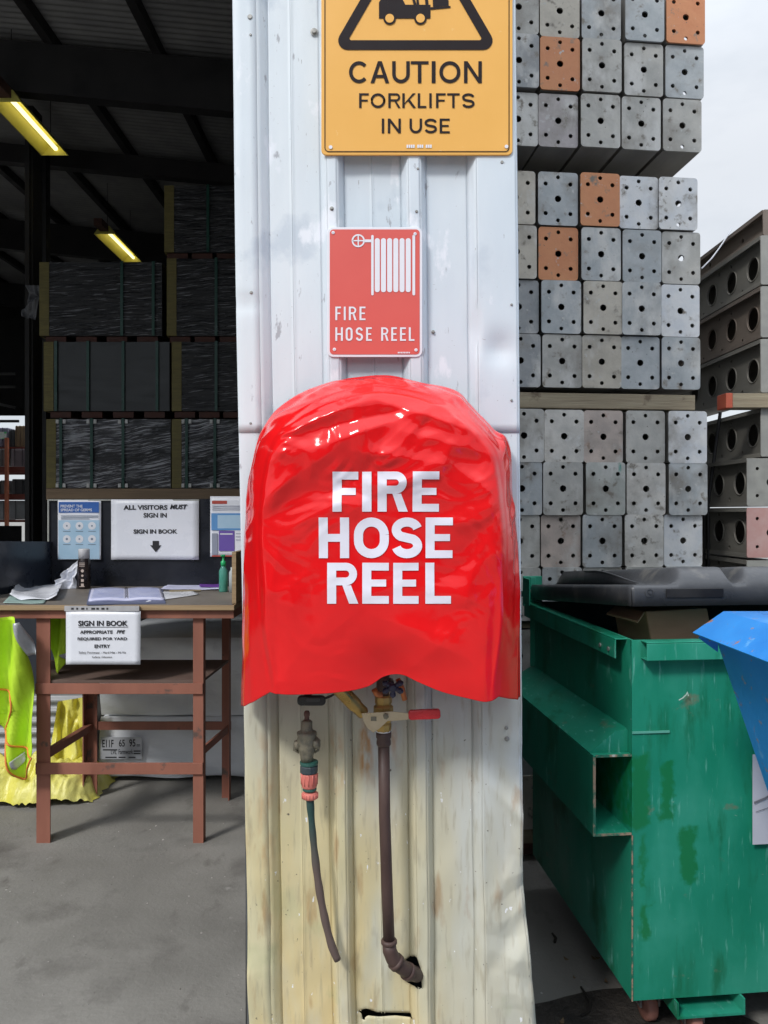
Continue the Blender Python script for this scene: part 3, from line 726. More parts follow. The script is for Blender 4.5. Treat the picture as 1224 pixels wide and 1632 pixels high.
TD = 1.755
tap = thing('garden_tap', 'tarnished old brass garden tap without handle on the stained wall', 'tap', P(489, 1212, TD))
mb = MB(); mb.lathe([(.014, 0), (.015, .012), (.0185, .022), (.0215, .034), (.0225, .046), (.021, .056), (.0225, .060), (.0225, .066), (.017, .068), (.013, .074), (.0125, .090), (.009, .093)], P(489, 1213, TD), (0, 0, 1), 18)
mb.tube([P(489, 1180, TD), P(489, 1180, 1.84)], .016, 14)
obj('body', mb, bras2, tap, smooth=True)
mb = MB(); mb.lathe([(.008, 0), (.012, .002), (.012, .012), (.008, .014)], P(500, 1186, TD - .006), (1, -.1, .2), 8); mb.lathe([(.008, 0), (.012, .003), (.011, .011), (.006, .013)], P(478, 1186, TD), (-1, -.2, -.2), 8)
mb.tube([P(478, 1180, TD), P(470, 1186, TD), P(469, 1195, TD), P(477, 1199, TD)], .0035, 8); mb.tube([P(500, 1172, TD), P(509, 1180, TD), P(507, 1196, TD), P(501, 1199, TD)], .003, 8)
obj('side_ports', mb, bras2, tap, smooth=True)
mb = MB(); mb.lathe([(.006, 0), (.0055, .014), (.0068, .017), (.0072, .022), (.005, .027)], P(489, 1152, TD), (0, 0, 1), 12); obj('spindle', mb, M['rust'], tap, smooth=True)
hose = thing('garden_hose', 'short cut garden hose with salmon coloured connector hanging from the old tap', 'hose', P(541, 1532, TD))
dgreen = mat('dark_green_plastic', (.02, .09, .075), (.03, .11, .09), 30, .5); salm = mat('salmon_plastic', (.62, .16, .13), (.70, .21, .17), 20, .5, bump=.0005)
dgrey = mat('slate_plastic', (.035, .05, .06), (.05, .065, .075), 30, .5)
mb = MB(); mb.lathe([(.0205, 0), (.021, .004), (.0205, .007)], P(492.5, 1218, TD), (0, 0, 1), 24); obj('collar', mb, dgreen, hose, smooth=False)
mb = MB(); mb.lathe([(.0195, 0), (.0205, .002), (.0205, .015), (.019, .017)], P(492.5, 1231, TD), (0, 0, 1), 12); obj('threaded_ring', mb, dgrey, hose)
mb = MB(); mb.lathe([(.0155, 0), (.0175, .003), (.0185, .014), (.0185, .030), (.0185, .033)], P(493, 1255, TD), (0, 0, 1), 24)
for k in range(12):
    a = k * math.pi / 6; mb.tube([P(493, 1253, TD) + Vector((math.cos(a) * .0182, math.sin(a) * .0182, .005)), P(493, 1253, TD) + Vector((math.cos(a) * .0188, math.sin(a) * .0188, .03))], .0015, 5)
obj('quick_connector', mb, salm, hose, smooth=True)
mb = MB(); mb.lathe([(.014, 0), (.016, .002), (.016, .006), (.014, .008)], P(493.5, 1260, TD), (0, 0, 1), 20); obj('spacer_ring', mb, dgreen, hose)
mb = MB(); mb.lathe([(.0145, 0), (.0175, .003), (.018, .013), (.015, .016)], P(494, 1273, TD), (0, 0, 1), 24)
for k in range(16):
    a = k * math.pi / 8; mb.tube([P(494, 1273, TD) + Vector((math.cos(a) * .0176, math.sin(a) * .0176, .002)), P(494, 1273, TD) + Vector((math.cos(a) * .0182, math.sin(a) * .0182, .013))], .0014, 5)
obj('hose_nut', mb, salm, hose, smooth=True)
hp = [(494, 1272), (496, 1300), (500, 1345), (505, 1390), (511, 1430), (519, 1470), (528, 1505), (538, 1530)]
hs = resample(hp, 40)
mb = MB(); mb.tube([P(p.x, p.y, TD + .01 * i / 40) for i, p in enumerate(hs)], [.0088 - .0012 * math.exp(-((i - 8) / 5) ** 2) + .0006 * math.sin(i * .9) for i in range(41)], 12)
hm = mat('faded_hose', (.02, .06, .055), (.035, .075, .07), 20, .6, bump=.0008, stretch=(1, 1, .3), spots=[((.22, .2, .2), 60, .66, .74)])
n = hm.node_tree.nodes; l = hm.node_tree.links; b = n['Principled BSDF']; src = b.inputs['Base Color'].links[0].from_socket
tcn = n.new('ShaderNodeTexCoord'); sp = n.new('ShaderNodeSeparateXYZ'); l.new(tcn.outputs['Object'], sp.inputs[0]); mr_ = n.new('ShaderNodeMapRange'); mr_.inputs[1].default_value = .32; mr_.inputs[2].default_value = .20; l.new(sp.outputs[2], mr_.inputs[0])
q = n.new('ShaderNodeMix'); q.data_type = 'RGBA'; l.new(mr_.outputs[0], q.inputs[0]); l.new(src, q.inputs[6]); q.inputs[7].default_value = (.12, .085, .075, 1); l.new(q.outputs[2], b.inputs['Base Color'])
obj('hose_tube', mb, hm, hose, smooth=True)

# ------------------------------------------------------------------ shed: roof, frame, walls
def roofz(x): return 5.50 - .095 * (x + 3)
shed = thing('storage_shed', 'dark steel storage shed with corrugated roof over the stacked packs', 'shed', (-5, 8, 0))
mb = MB(); per = .076
ny = int((15.6 - 2.0) / (per / 4)); xs = [-11, .25]
prev = None
for j in range(ny + 1):
    y = 2.0 + j * per / 4; dz = .009 * math.sin(j * math.pi / 2)
    cur = [mb.bm.verts.new((x, y, roofz(x) + dz + .0)) for x in xs]
    if prev: mb.bm.faces.new((prev[0], prev[1], cur[1], cur[0]))
    prev = cur
o = obj('roof', mb, M['roofing'], shed, smooth=True); md = o.modifiers.new('t', 'SOLIDIFY'); md.thickness = .002; md.offset = 1
k = 0; x = -.1
while x > -10.8:
    mb = MB(); xx = x; mb.box(xx - .035, xx + .035, 2.0, 15.5, roofz(xx) - .12, roofz(xx) - .013); obj('purlin', mb, M['steel_dark'], shed); x -= .9
for yy, dp in ((3.2, .42), (6.5, .42), (8.5, .20), (11.0, .42), (14.6, .42)):
    mb = MB()
    mb.hexa([(-10.9, yy - .06, roofz(-10.9) - .122 - dp), (.15, yy - .06, roofz(.15) - .122 - dp), (.15, yy + .06, roofz(.15) - .122 - dp), (-10.9, yy + .06, roofz(-10.9) - .122 - dp),
             (-10.9, yy - .06, roofz(-10.9) - .122), (.15, yy - .06, roofz(.15) - .122), (.15, yy + .06, roofz(.15) - .122), (-10.9, yy + .06, roofz(-10.9) - .122)])
    if yy > 4: obj('rafter', mb, M['steel_dark'], shed)
    else: mb.bm.free()
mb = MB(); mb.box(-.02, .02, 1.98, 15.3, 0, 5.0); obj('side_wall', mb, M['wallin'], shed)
mb = MB(); mb.box(-10.94, -.32, 1.98, 2.04, 4.1, 5.4); mb.box(-10.94, -7.0, 1.98, 2.04, 0, 4.099); obj('added_front_screen', mb, M['wallin'], shed)  # unseen header and left wing, added to darken the shed interior
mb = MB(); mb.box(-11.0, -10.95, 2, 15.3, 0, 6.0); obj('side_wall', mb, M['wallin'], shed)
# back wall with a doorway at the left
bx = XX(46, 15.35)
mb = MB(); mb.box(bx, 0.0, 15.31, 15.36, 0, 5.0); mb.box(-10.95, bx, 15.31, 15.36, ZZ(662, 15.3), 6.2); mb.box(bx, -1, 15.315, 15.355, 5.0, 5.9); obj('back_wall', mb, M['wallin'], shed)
mb = MB(); mb.box(-10.9, bx, 14.9, 14.95, ZZ(673, 14.9), ZZ(669, 14.9)); mb.bar((-10.9, 14.8, 4.3), (bx, 14.8, 3.45), .05, .05); mb.bar((-10.9, 14.8, 4.1), (bx, 14.8, 4.1), .05, .04); mb.bar((-10.9, 14.8, 3.85), (bx, 14.8, 3.85), .05, .04)
obj('door_bracing', mb, mat('grey_brace', (.16, .16, .16), (.22, .22, .22), 5, .6), shed)
PC = 7.6
mb = MB(); mb.box(XX(47, PC), XX(60, PC), PC - .1, PC + .1, 0, 5.4); mb.box(XX(50, PC), XX(57, PC), PC - .14, PC - .1, 0, 5.3); obj('steel_post', mb, M['steel_dark'], shed)
mb = MB(); mb.box(XX(60, 8), XX(80, 8), 7.9, 8.0, 0, 5.3); obj('steel_post', mb, M['black'], shed)
# ceiling lights
lit = mat('lit_tube', (1, .95, .6), None, rough=.3, emis=((1, .88, .42), 1.5)); trim = mat('yellowed_reflector', (.70, .66, .16), (.78, .72, .20), 10, .45)
def fixture(x, y0, y1, z, lab, tube_on, roll):
    f = thing('ceiling_light', lab, 'light fitting', (x, y0, z), 0, 'fluorescent fittings under the shed roof')
    mb = MB()
    # trough open downwards
    mb.prism([(x - .13, z), (x - .06, z + .10), (x + .06, z + .10), (x + .13, z), (x + .122, z), (x + .055, z + .092), (x - .055, z + .092), (x - .122, z)], y0, y1)
    o = obj('reflector', mb, trim, f)
    mb = MB(); mb.prism([(x - .122, z + .001), (x - .057, z + .091), (x + .057, z + .091), (x + .122, z + .001)], y1 - .004, y1 - .001); mb.prism([(x - .122, z + .001), (x - .057, z + .091), (x + .057, z + .091), (x + .122, z + .001)], y0 + .001, y0 + .004)
    obj('end_cap', mb, trim, f)
    mb = MB(); mb.tube([(x + .02, y0 + .03, z + .05), (x + .02, y1 - .03, z + .05)], .019, 12); obj('tube_lamp', mb, lit if tube_on else M['white_vinyl'], f, smooth=True)
    mb = MB(); mb.box(x - .05, x + .05, y0 - .22, y0 - .003, z + .03, z + .11); obj('ballast_box', mb, M['rust'], f)
    mb = MB()
    for yy in (y0 + .1, y1 - .1): mb.tube([(x, yy, z + .1), (x, yy, roofz(x) - .02)], .004, 6)
    obj('hanger', mb, M['steel_dark'], f)
fixture(-3.12, 6.36, 7.32, CAMZ + 3.38, 'nearer yellow fluorescent ceiling light, larger, at the left edge', True, 0)
fixture(-3.42, 9.44, 10.5, CAMZ + 3.40, 'farther small fluorescent ceiling light above the wrapped packs', True, 0)

# ------------------------------------------------------------------ wrapped ply packs
PD = 6.0
plyb = mat('black_film_ply', (.022, .026, .028), (.03, .034, .036), 3, .35, rvar=.05)
wrap_dim = mat('stretch_wrap_dim', (.012, .013, .016), (.025, .027, .032), 5, .18, bump=.016, bscale=7, stretch=(.9, 1, 7.5), rvar=.08, rnd=True, spots=[((.30, .31, .34), 10, .60, .65, (.5, 1, 16))])  # darker wrap copy for the upper packs, their shade put into the colour
def tilt_film(m, deg, warp):
    # the film is wound at a slant and its wrinkles wander: rotate and warp the coordinates before they are stretched
    n = m.node_tree.nodes; l = m.node_tree.links
    for mm in [x for x in n if x.type == 'MAPPING']:
        src = mm.inputs[0].links[0].from_socket
        pre = n.new('ShaderNodeMapping'); pre.inputs['Rotation'].default_value = (0, R(deg), 0); l.new(src, pre.inputs[0])
        wz = n.new('ShaderNodeTexNoise'); wz.inputs['Scale'].default_value = 1.7; wz.inputs['Detail'].default_value = 3; l.new(src, wz.inputs['Vector'])
        vm = n.new('ShaderNodeVectorMath'); vm.operation = 'MULTIPLY_ADD'; l.new(wz.outputs['Color'], vm.inputs[0]); vm.inputs[1].default_value = (warp, 0, warp); l.new(pre.outputs[0], vm.inputs[2]); l.new(vm.outputs[0], mm.inputs[0])
tilt_film(wrap_dim, 4, .10)
yedge = mat('ply_edge_yellow', (.14, .115, .035), (.21, .18, .06), 9, .6, stretch=(1, 1, 8), bump=.002, rnd=True)
strapm = mat('green_strap', (.01, .06, .045), (.015, .08, .06), 20, .35)
clipm = mat('white_corner_clip', (.6, .62, .6), (.7, .7, .7), 20, .5)
redt = mat('red_bearer_wood', (.06, .022, .016), (.10, .04, .03), 10, .7)
wrap_lit = mat('stretch_wrap_lit', (.02, .022, .028), (.06, .062, .075), 5, .2, bump=.014, bscale=6, stretch=(.8, 1, 8), rvar=.08, rnd=True, spots=[((.50, .52, .57), 6, .545, .60, (.6, 1, 20)), ((.60, .62, .66), 9, .58, .62, (.5, 1, 22)), ((.40, .42, .46), 2.4, .60, .68, (1, 1, 1.3)), ((.012, .014, .018), 8, .56, .60, (.5, 1, 16)), ((.016, .018, .022), 2.6, .52, .58, (.8, 1, 2.2)), ((.62, .64, .68), 12, .64, .68, (.3, 1, 26))])  # wrap copy for the lit bottom row: painted sheen streaks plus whitish bunched film
tilt_film(wrap_lit, 9, .15)
def ply_pack(px0, px1, py0, py1, wrapped, straps, clips, lab, bearer=True):
    x0, x1, z0, z1 = XX(px0, PD), XX(px1, PD), ZZ(py1, PD), ZZ(py0, PD)
    t = thing('ply_pack', lab, 'plywood pack', ((x0 + x1) / 2, PD, z0), 0, 'strapped plywood packs stacked in the shed')
    ye = .075
    m = (wrap_lit if clips else wrap_dim) if wrapped else plyb
    def fn(u, v):
        x = x0 + ye + (x1 - x0 - ye) * u; z = z0 + (z1 - z0) * v
        a = .008 if wrapped else .0015
        return Vector((x, PD + a * noise.noise(Vector((x * 5 + px0, z * 14, 3))) + a * .5 * noise.noise(Vector((x * 2 + z * 20, z * 34, px0))), z))
    mb = MB(); mb.grid(fn, 50, 40); obj('front_face', mb, m, t, smooth=True)
    mb = MB(); mb.box(x0 + .012, x1, PD + .012, PD + 2.4, z0, z1); obj('sheets', mb, plyb, t)
    mb = MB(); mb.box(x0, x0 + ye, PD - .004, PD + .03, z0, z1); mb.box(x0 - .006, x0 + .008, PD + .031, PD + 2.3, z0, z1); obj('edge_board', mb, yedge, t)
    for s in straps:
        mb = MB(); xs_ = XX(s, PD); mb.box(xs_ - .011, xs_ + .011, PD - .016, PD - .0135, z0 - .003, z1 + .003); mb.box(xs_ - .011, xs_ + .011, PD - .0135, PD + 2.3, z1 + .0035, z1 + .005); obj('strap', mb, strapm, t)
        if clips:
            for zz in (z0 + .02, z1 - .02):
                for sx in (-1, 1):
                    mb = MB(); c = xs_ + sx * .027; mb.box(c - .012, c + .012, PD - .018, PD - .009, zz - .016, zz + .016); obj('corner_clip', mb, clipm, t, bevel=.003)
    if bearer:
        mb = MB(); n = 4
        for i in range(n):
            xx = x0 + (x1 - x0) * (i + .5) / n; mb.box(xx - .08, xx + .08, PD + .02, PD + 2.3, z0 - .05, z0 - .003)
        obj('bearers', mb, redt, t)
    return t
ply_pack(63, 258, 418, 535, True, (195, 245), False, 'dark film wrapped plywood pack, top of the left stack')
ply_pack(70, 270, 545, 655, False, (90, 141, 197, 251), False, 'unwrapped plain black plywood pack with thin green straps, middle of the left stack')
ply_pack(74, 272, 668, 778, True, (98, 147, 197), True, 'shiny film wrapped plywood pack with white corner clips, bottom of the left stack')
ply_pack(262, 420, 296, 402, True, (332,), False, 'very dark wrapped plywood pack highest of all in the right stack')
ply_pack(266, 425, 412, 535, True, (345,), False, 'dark wrapped plywood pack second from the top of the right stack')
ply_pack(274, 430, 545, 655, True, (345,), False, 'wrinkled film wrapped plywood pack beside the plain black pack')
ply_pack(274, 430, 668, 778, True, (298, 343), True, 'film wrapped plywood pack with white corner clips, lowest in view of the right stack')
# long bearer under the bottom packs and racking that carries them
mb = MB(); mb.box(XX(78, PD), XX(430, PD), PD - .05, PD + .1, ZZ(797, PD), ZZ(779, PD)); mb.box(XX(78, PD), XX(430, PD), PD + 1.9, PD + 2.05, ZZ(797, PD), ZZ(779, PD))
rk = obj('timber_bearer', mb, mat('tan_timber', (.20, .14, .085), (.28, .20, .13), 8, .7, stretch=(.3, 1, 6), bump=.002)); tag(rk, 'long tan timber under the bottom row of wrapped packs', 'timber')
for px0, px1, lab in ((78, 268, 'black plywood pile hidden behind the notice board, left'), (274, 425, 'black plywood pile hidden behind the notice board, right')):
    t = thing('ply_pile', lab, 'plywood pack', (XX((px0 + px1) / 2, PD), PD, 0))
    mb = MB(); zt = ZZ(798, PD)
    mb.box(XX(px0, PD), XX(px1, PD), PD, PD + 2.3, .1, .8); mb.box(XX(px0, PD), XX(px1, PD), PD, PD + 2.3, .86, zt); obj('sheets', mb, plyb, t)
    mb = MB()
    for i in range(3):
        xx = XX(px0 + (px1 - px0) * (i + .5) / 3, PD); mb.box(xx - .06, xx + .06, PD + .01, PD + 2.2, 0, .097); mb.box(xx - .06, xx + .06, PD + .01, PD + 2.2, .803, .857)
    obj('bearers', mb, redt, t)
# loose wrap hanging at the far left top
mb = MB(); mb.grid(lambda u, v: Vector((XX(40 + 22 * u + 6 * math.sin(v * 5), 6.2), 6.2 + .05 * noise.noise(Vector((u * 4, v * 4, 1))), ZZ(455 + 50 * v + 10 * u * math.sin(v * 9), 6.2))), 12, 20)
o = obj('loose_film', mb, mat('grey_film', (.10, .105, .12), (.16, .165, .18), 8, .3, bump=.01), smooth=True); tag(o, 'torn grey plastic film hanging off the top left pack', 'plastic film')

# ------------------------------------------------------------------ sign-in desk
wood_r = mat('red_oxide_timber', (.24, .09, .06), (.34, .135, .09), 7, .65, stretch=(1, 1, .25), bump=.0015, spots=[((.10, .07, .06), 12, .62, .7)])
wood_e = mat('raw_ply_edge', (.30, .20, .11), (.42, .30, .17), 10, .65, stretch=(.2, 1, 8), bump=.001)
top_m = mat('worn_bench_top', (.16, .14, .12), (.24, .215, .19), 5, .55, bump=.001)
film_b = mat('black_board', (.008, .010, .016), (.014, .016, .024), 6, .32)
DF, DB, BD_ = 3.38, 3.92, 4.16
desk = thing('sign_in_desk', 'red brown timber desk with black back board and notices at the shed entrance', 'desk', (XX(190, DF), 3.6, 0))
zt = ZZ(963, DF)
mb = MB(); mb.box(XX(-60, DF), XX(376, DF), DF - .04, BD_ + .03, zt - .022, zt); obj('tabletop', mb, wood_e, desk, bevel=.002)
mb = MB(); mb.box(XX(-60, DF) + .01, XX(376, DF) - .01, DF - .035, BD_ + .02, zt + .0005, zt + .003); obj('top_surface', mb, top_m, desk)
mb = MB(); mb.box(XX(-58, DF), XX(374, DF), DF - .02, DF + .02, zt - .06, zt - .023); obj('apron', mb, wood_r, desk, bevel=.002)
mb = MB(); mb.box(XX(374, DF) - .04, XX(374, DF), DF + .021, DB, zt - .06, zt - .023); obj('apron', mb, wood_r, desk, bevel=.002)
def angle_leg(x, y, w, sx, sy):
    mb = MB()
    mb.box(x, x + sx * w, y, y + sy * .006, 0, zt - .061); mb.box(x, x + sx * .006, y + sy * .006, y + sy * w, 0, zt - .061)
    return obj('leg', mb, wood_r, desk)
xl, xr = XX(58, DF), XX(324, DF)
angle_leg(xl, DF, .06, 1, 1); angle_leg(xr, DF, .045, -1, 1)
xl2, xr2 = XX(138, DB), XX(368, DB)
angle_leg(xl2, DB, .055, 1, -1); angle_leg(xr2, DB, .045, -1, -1)
def rail(a, b, w, h, nm='rail'): mb = MB(); mb.bar(a, b, w, h); return obj(nm, mb, wood_r, desk, bevel=.0015)
rail((xl, DF - .006, ZZ(1097, DF)), (xr, DF - .006, ZZ(1097, DF)), .01, .046)
rail((xl, DF - .006, ZZ(1224, DF)), (xr, DF - .006, ZZ(1224, DF)), .01, .050)
rail((xl2, DB + .006, ZZ(1157, DB)), (xr2, DB + .006, ZZ(1157, DB)), .01, .042)
zr_ = ZZ(1205, DF)
rail((xl + .03, DF + .01, zr_), (xl2 + .02, DB - .01, ZZ(1158, DB)), .03, .035); rail((xr - .012, DF + .01, ZZ(1200, DF)), (xr2 - .01, DB - .01, ZZ(1160, DB)), .012, .035)
mb = MB(); z_ = ZZ(1085, DF); mb.hexa([(xl, DF + .01, z_ - .012), (xr - .007, DF + .01, z_ - .012), (xr2, DB - .06, z_ - .012), (xl2 - .2, DB - .06, z_ - .012), (xl, DF + .01, z_), (xr - .007, DF + .01, z_), (xr2, DB - .06, z_), (xl2 - .2, DB - .06, z_)])
obj('shelf', mb, mat('dusty_shelf', (.12, .075, .06), (.17, .12, .10), 5, .7), desk)
BD = 4.16
mb = MB(); mb.box(XX(77, BD), XX(420, BD), BD, BD + .018, zt + .003, ZZ(795, BD)); obj('back_board', mb, film_b, desk)
mb = MB(); mb.box(XX(77, BD), XX(79.3, BD), BD - .012, BD - .001, ZZ(868, BD), ZZ(796, BD)); mb.box(XX(79.4, BD), XX(318, BD), BD - .012, BD - .001, ZZ(798, BD), ZZ(796, BD)); obj('board_trim', mb, mat('film_edge', (.35, .36, .34), (.45, .46, .42), 30, .35), desk)
# left wing panel and right wing panel
mb = MB(); a = P(80, 863, BD - .02); b = P(-70, 880, DF + .05)
zt2 = ZZ(863, BD)
mb.hexa([(a.x, a.y, zt + .003), (a.x, a.y + .02, zt + .003), (b.x, b.y + .02, zt + .003), (b.x, b.y, zt + .003), (a.x, a.y, zt2), (a.x, a.y + .02, zt2), (b.x, b.y + .02, zt2 + .03), (b.x, b.y, zt2 + .03)])
obj('wing_panel', mb, mat('dark_blue_board', (.022, .028, .042), (.03, .038, .055), 5, .3), desk)
mb = MB(); mb.box(XX(371, DF + .02), XX(371, DF + .02) + .018, DF - .0, BD - .001, zt + .003, ZZ(880, DF)); obj('wing_panel', mb, wood_e, desk)
# ---- notices
paper = mat('white_paper', (.82, .85, .93), (.86, .88, .95), 4, .3, bump=.002, bscale=6); ink = mat('black_ink', (.02, .02, .025), None, rough=.6)
blueink = mat('blue_ink', (.03, .12, .42), (.04, .14, .46), 10, .4); lblue = mat('pale_blue_ink', (.38, .58, .75), (.45, .63, .8), 10, .4)
purp = mat('purple_ink', (.16, .10, .42), None, rough=.4); cyan = mat('cyan_ink', (.12, .32, .65), None, rough=.4); redi = mat('red_ink', (.5, .08, .06), None, rough=.4)
def sheet(name, px0, px1, py0, py1, d, lab, cat='notice', tilt=0):
    t = thing(name, lab, cat, (XX((px0 + px1) / 2, d), d, ZZ(py1, d)))
    mb = MB(); mb.grid(lambda u, v: Vector((XX(px0 + (px1 - px0) * u, d), d + .0015 * math.sin(u * 5 + v * 3), ZZ(py1 + (py0 - py1) * v, d))), 12, 12)
    o = obj('paper', mb, paper, t, smooth=True); md = o.modifiers.new('t', 'SOLIDIFY'); md.thickness = .0006; md.offset = 0
    return t
def rects(lst, d, y):
    mb = MB()
    for a, b, c, e in lst: mb.quad((XX(a, d), y, ZZ(e, d)), (XX(b, d), y, ZZ(e, d)), (XX(b, d), y, ZZ(c, d)), (XX(a, d), y, ZZ(c, d)))
    return mb
nd_ = BD - .012; yt = nd_ - .0035
t = sheet('paper_notice', 177, 317, 796, 892, nd_, 'large white notice with a black down arrow telling all visitors to sign in')
mb = MB()
text_into(mb, 'ALL VISITORS', XX(197, nd_), XX(267, nd_), ZZ(812.5, nd_), ZZ(805, nd_), yt, .035); text_into(mb, 'MUST', XX(271, nd_), XX(299, nd_), ZZ(811.5, nd_), ZZ(804, nd_), yt, .035, .3)
text_into(mb, 'SIGN IN', XX(229, nd_), XX(266, nd_), ZZ(825, nd_), ZZ(817.5, nd_), yt, .035); text_into(mb, 'SIGN IN BOOK', XX(213, nd_), XX(283, nd_), ZZ(850.5, nd_), ZZ(843.5, nd_), yt, .035)
mb.prism([(XX(a, nd_), ZZ(b, nd_)) for a, b in ((243.5, 862), (253.5, 862), (253.5, 869), (257.5, 869), (248.5, 880), (239.5, 869), (243.5, 869))], yt, yt + .0005)
obj('lettering', mb, ink, t)
t = sheet('paper_notice', 92, 161, 797, 892, nd_, 'pale blue health poster with a dark blue title block left on the board', 'poster')
obj('title_block', rects([(94, 158, 800, 817)], nd_, yt), blueink, t)
obj('tint', rects([(93.5, 159, 829, 891)], nd_, yt + .0003), lblue, t)
mb = MB(); text_into(mb, 'PREVENT THE', XX(97, nd_), XX(132, nd_), ZZ(809, nd_), ZZ(804.5, nd_), yt - .0006, .02); text_into(mb, 'SPREAD OF GERMS', XX(97, nd_), XX(147, nd_), ZZ(815, nd_), ZZ(810.5, nd_), yt - .0006, .02)
obj('white_print', mb, whs, t)
for i in range(3):
    for j in range(2): mb = MB(); mb.disc((XX(107 + i * 20, nd_), yt - .0002, ZZ(838 + j * 21, nd_)), .021, h=.0004, n=20); obj('icon_disc', mb, whs, t)
mb = MB()
for i in range(3):
    for j in range(2):
        cx, cy = 107 + i * 20, 838 + j * 21
        mb.disc((XX(cx, nd_), yt - .0010, ZZ(cy, nd_)), .005 + .002 * ((i + j) % 2), h=.0003, n=6)
        mb.box(XX(cx - 6, nd_), XX(cx + 6, nd_), yt - .0008, yt - .0004, ZZ(cy + 9.2, nd_), ZZ(cy + 8.2, nd_))
for j in range(3): mb.box(XX(97, nd_), XX(157 - 14 * (j == 2), nd_), yt - .0008, yt - .0004, ZZ(822.4 + j * 2.4, nd_), ZZ(821.6 + j * 2.4, nd_))
obj('small_print', mb, mat('grey_ink', (.18, .24, .32), None, rough=.5), t)
t = sheet('paper_notice', 335, 400, 791, 887, nd_, 'white, blue and purple information poster at the right end of the board', 'poster')
obj('blue_block', rects([(337, 399, 818, 845)], nd_, yt), cyan, t); obj('pale_block', rects([(347, 399, 821, 842)], nd_, yt - .0004), lblue, t); obj('purple_block', rects([(349, 374, 846, 878)], nd_, yt), purp, t)
obj('red_arrow', rects([(338, 362, 798, 803)], nd_, yt), redi, t); obj('red_footer', rects([(338, 399, 885, 887)], nd_, yt), redi, t)
obj('small_print', rects([(338, 398, 806, 807), (338, 390, 809, 810), (338, 394, 812, 813), (376, 398, 850, 851), (376, 398, 855, 856), (376, 396, 860, 861), (338, 347, 850, 884)], nd_, yt - .0001), mat('grey_ink2', (.30, .33, .42), None, rough=.5), t)
mb = MB(); text_into(mb, 'IMPORTANT', XX(351, nd_), XX(371, nd_), ZZ(851, nd_), ZZ(848, nd_), yt - .0004, .01); mb.bm.clear()
mb.quad((XX(351, nd_), yt - .0004, ZZ(852, nd_)), (XX(371, nd_), yt - .0004, ZZ(852, nd_)), (XX(371, nd_), yt - .0004, ZZ(850, nd_)), (XX(351, nd_), yt - .0004, ZZ(850, nd_))); obj('heading_bar', mb, whs, t)
hd = DF - .05
t = sheet('paper_notice', 105, 224, 974, 1059, hd, 'white sign in book notice hanging from the front edge of the desk')
mb = MB(); yy = hd - .0035
text_into(mb, 'SIGN IN BOOK', XX(125, hd), XX(204, hd), ZZ(997.5, hd), ZZ(989, hd), yy, .035)
mb.box(XX(125, hd), XX(204, hd), yy, yy + .0004, ZZ(999.6, hd), ZZ(998.9, hd))
text_into(mb, 'APPROPRIATE', XX(128, hd), XX(180, hd), ZZ(1010, hd), ZZ(1004.5, hd), yy, .03); text_into(mb, 'PPE', XX(186, hd), XX(200, hd), ZZ(1009.5, hd), ZZ(1004, hd), yy, .03, .3)
text_into(mb, 'REQUIRED FOR YARD', XX(124, hd), XX(203, hd), ZZ(1021, hd), ZZ(1015.5, hd), yy, .03); text_into(mb, 'ENTRY', XX(151, hd), XX(176, hd), ZZ(1032.5, hd), ZZ(1027, hd), yy, .03)
text_into(mb, 'Safety Footwear - Hard Hat - Hi-Vis', XX(126, hd), XX(201, hd), ZZ(1042.5, hd), ZZ(1038, hd), yy, .01); text_into(mb, 'Safety Glasses', XX(147, hd), XX(179, hd), ZZ(1049, hd), ZZ(1045.5, hd), yy, .01)
obj('lettering', mb, ink, t)
mb = MB(); mb.box(XX(103, hd), XX(222, hd), hd - .003, hd + .005, ZZ(974, hd), ZZ(965.5, hd)); tp = obj('tape_strip', mb, mat('grey_tape', (.42, .42, .44), (.5, .5, .52), 20, .4), t)
mb = MB(); text_into(mb, 'SITE LAB CONTROL', XX(114, hd), XX(205, hd), ZZ(971.5, hd), ZZ(968, hd), hd - .0036, .02); mb.bm.clear()
for k, w in enumerate((4, 3, 5, 2, 6, 4, 5, 3)): mb.box(XX(114 + k * 8, hd), XX(114 + k * 8 + w, hd), hd - .004, hd - .0035, ZZ(971.5, hd), ZZ(968.5, hd))
obj('tape_marks', mb, ink, t)

# ---- things on the desk
ztt = zt + .0035
def dpt(px, py):   # point on desk top
    d = (CAMZ - ztt) * F / (py - 816); return Vector((XX(px, d), d, ztt))
c = dpt(134, 938)
can = thing('spray_can', 'black spray can with white cap standing on the desk', 'spray can', c)
mb = MB(); mb.lathe([(.030, 0), (.032, .003), (.032, .145), (.026, .158), (.025, .162)], c, (0, 0, 1), 24); obj('can_body', mb, mat('can_black', (.015, .012, .014), (.03, .02, .02), 30, .3), can, smooth=True)
mb = MB(); mb.lathe([(.028, 0), (.0285, .045), (.026, .050)], c + Vector((0, 0, .158)), (0, 0, 1), 24); obj('cap', mb, mat('cap_grey_white', (.55, .56, .58), (.6, .6, .63), 20, .4), can, smooth=True)
mb = MB()
for k, (zz, w) in enumerate(((.022, .010), (.045, .010), (.070, .006), (.095, .008))): mb.lathe([(w, 0), (w, .001)], c + Vector((.004, -.0325, zz)), (0, -1, 0), 4 if k < 2 else 14)
for zz in (.012, .118, .126, .134): mb.box(c.x - .012, c.x + .016, c.y - .0334, c.y - .0328, zz + c.z, zz + c.z + .003)
obj('can_marks', mb, mat('label_print', (.6, .5, .45), None, rough=.5), can)
c = dpt(356, 943)
bt = thing('sanitiser_bottle', 'clear green pump bottle of hand sanitiser at the right end of the desk', 'bottle', c)
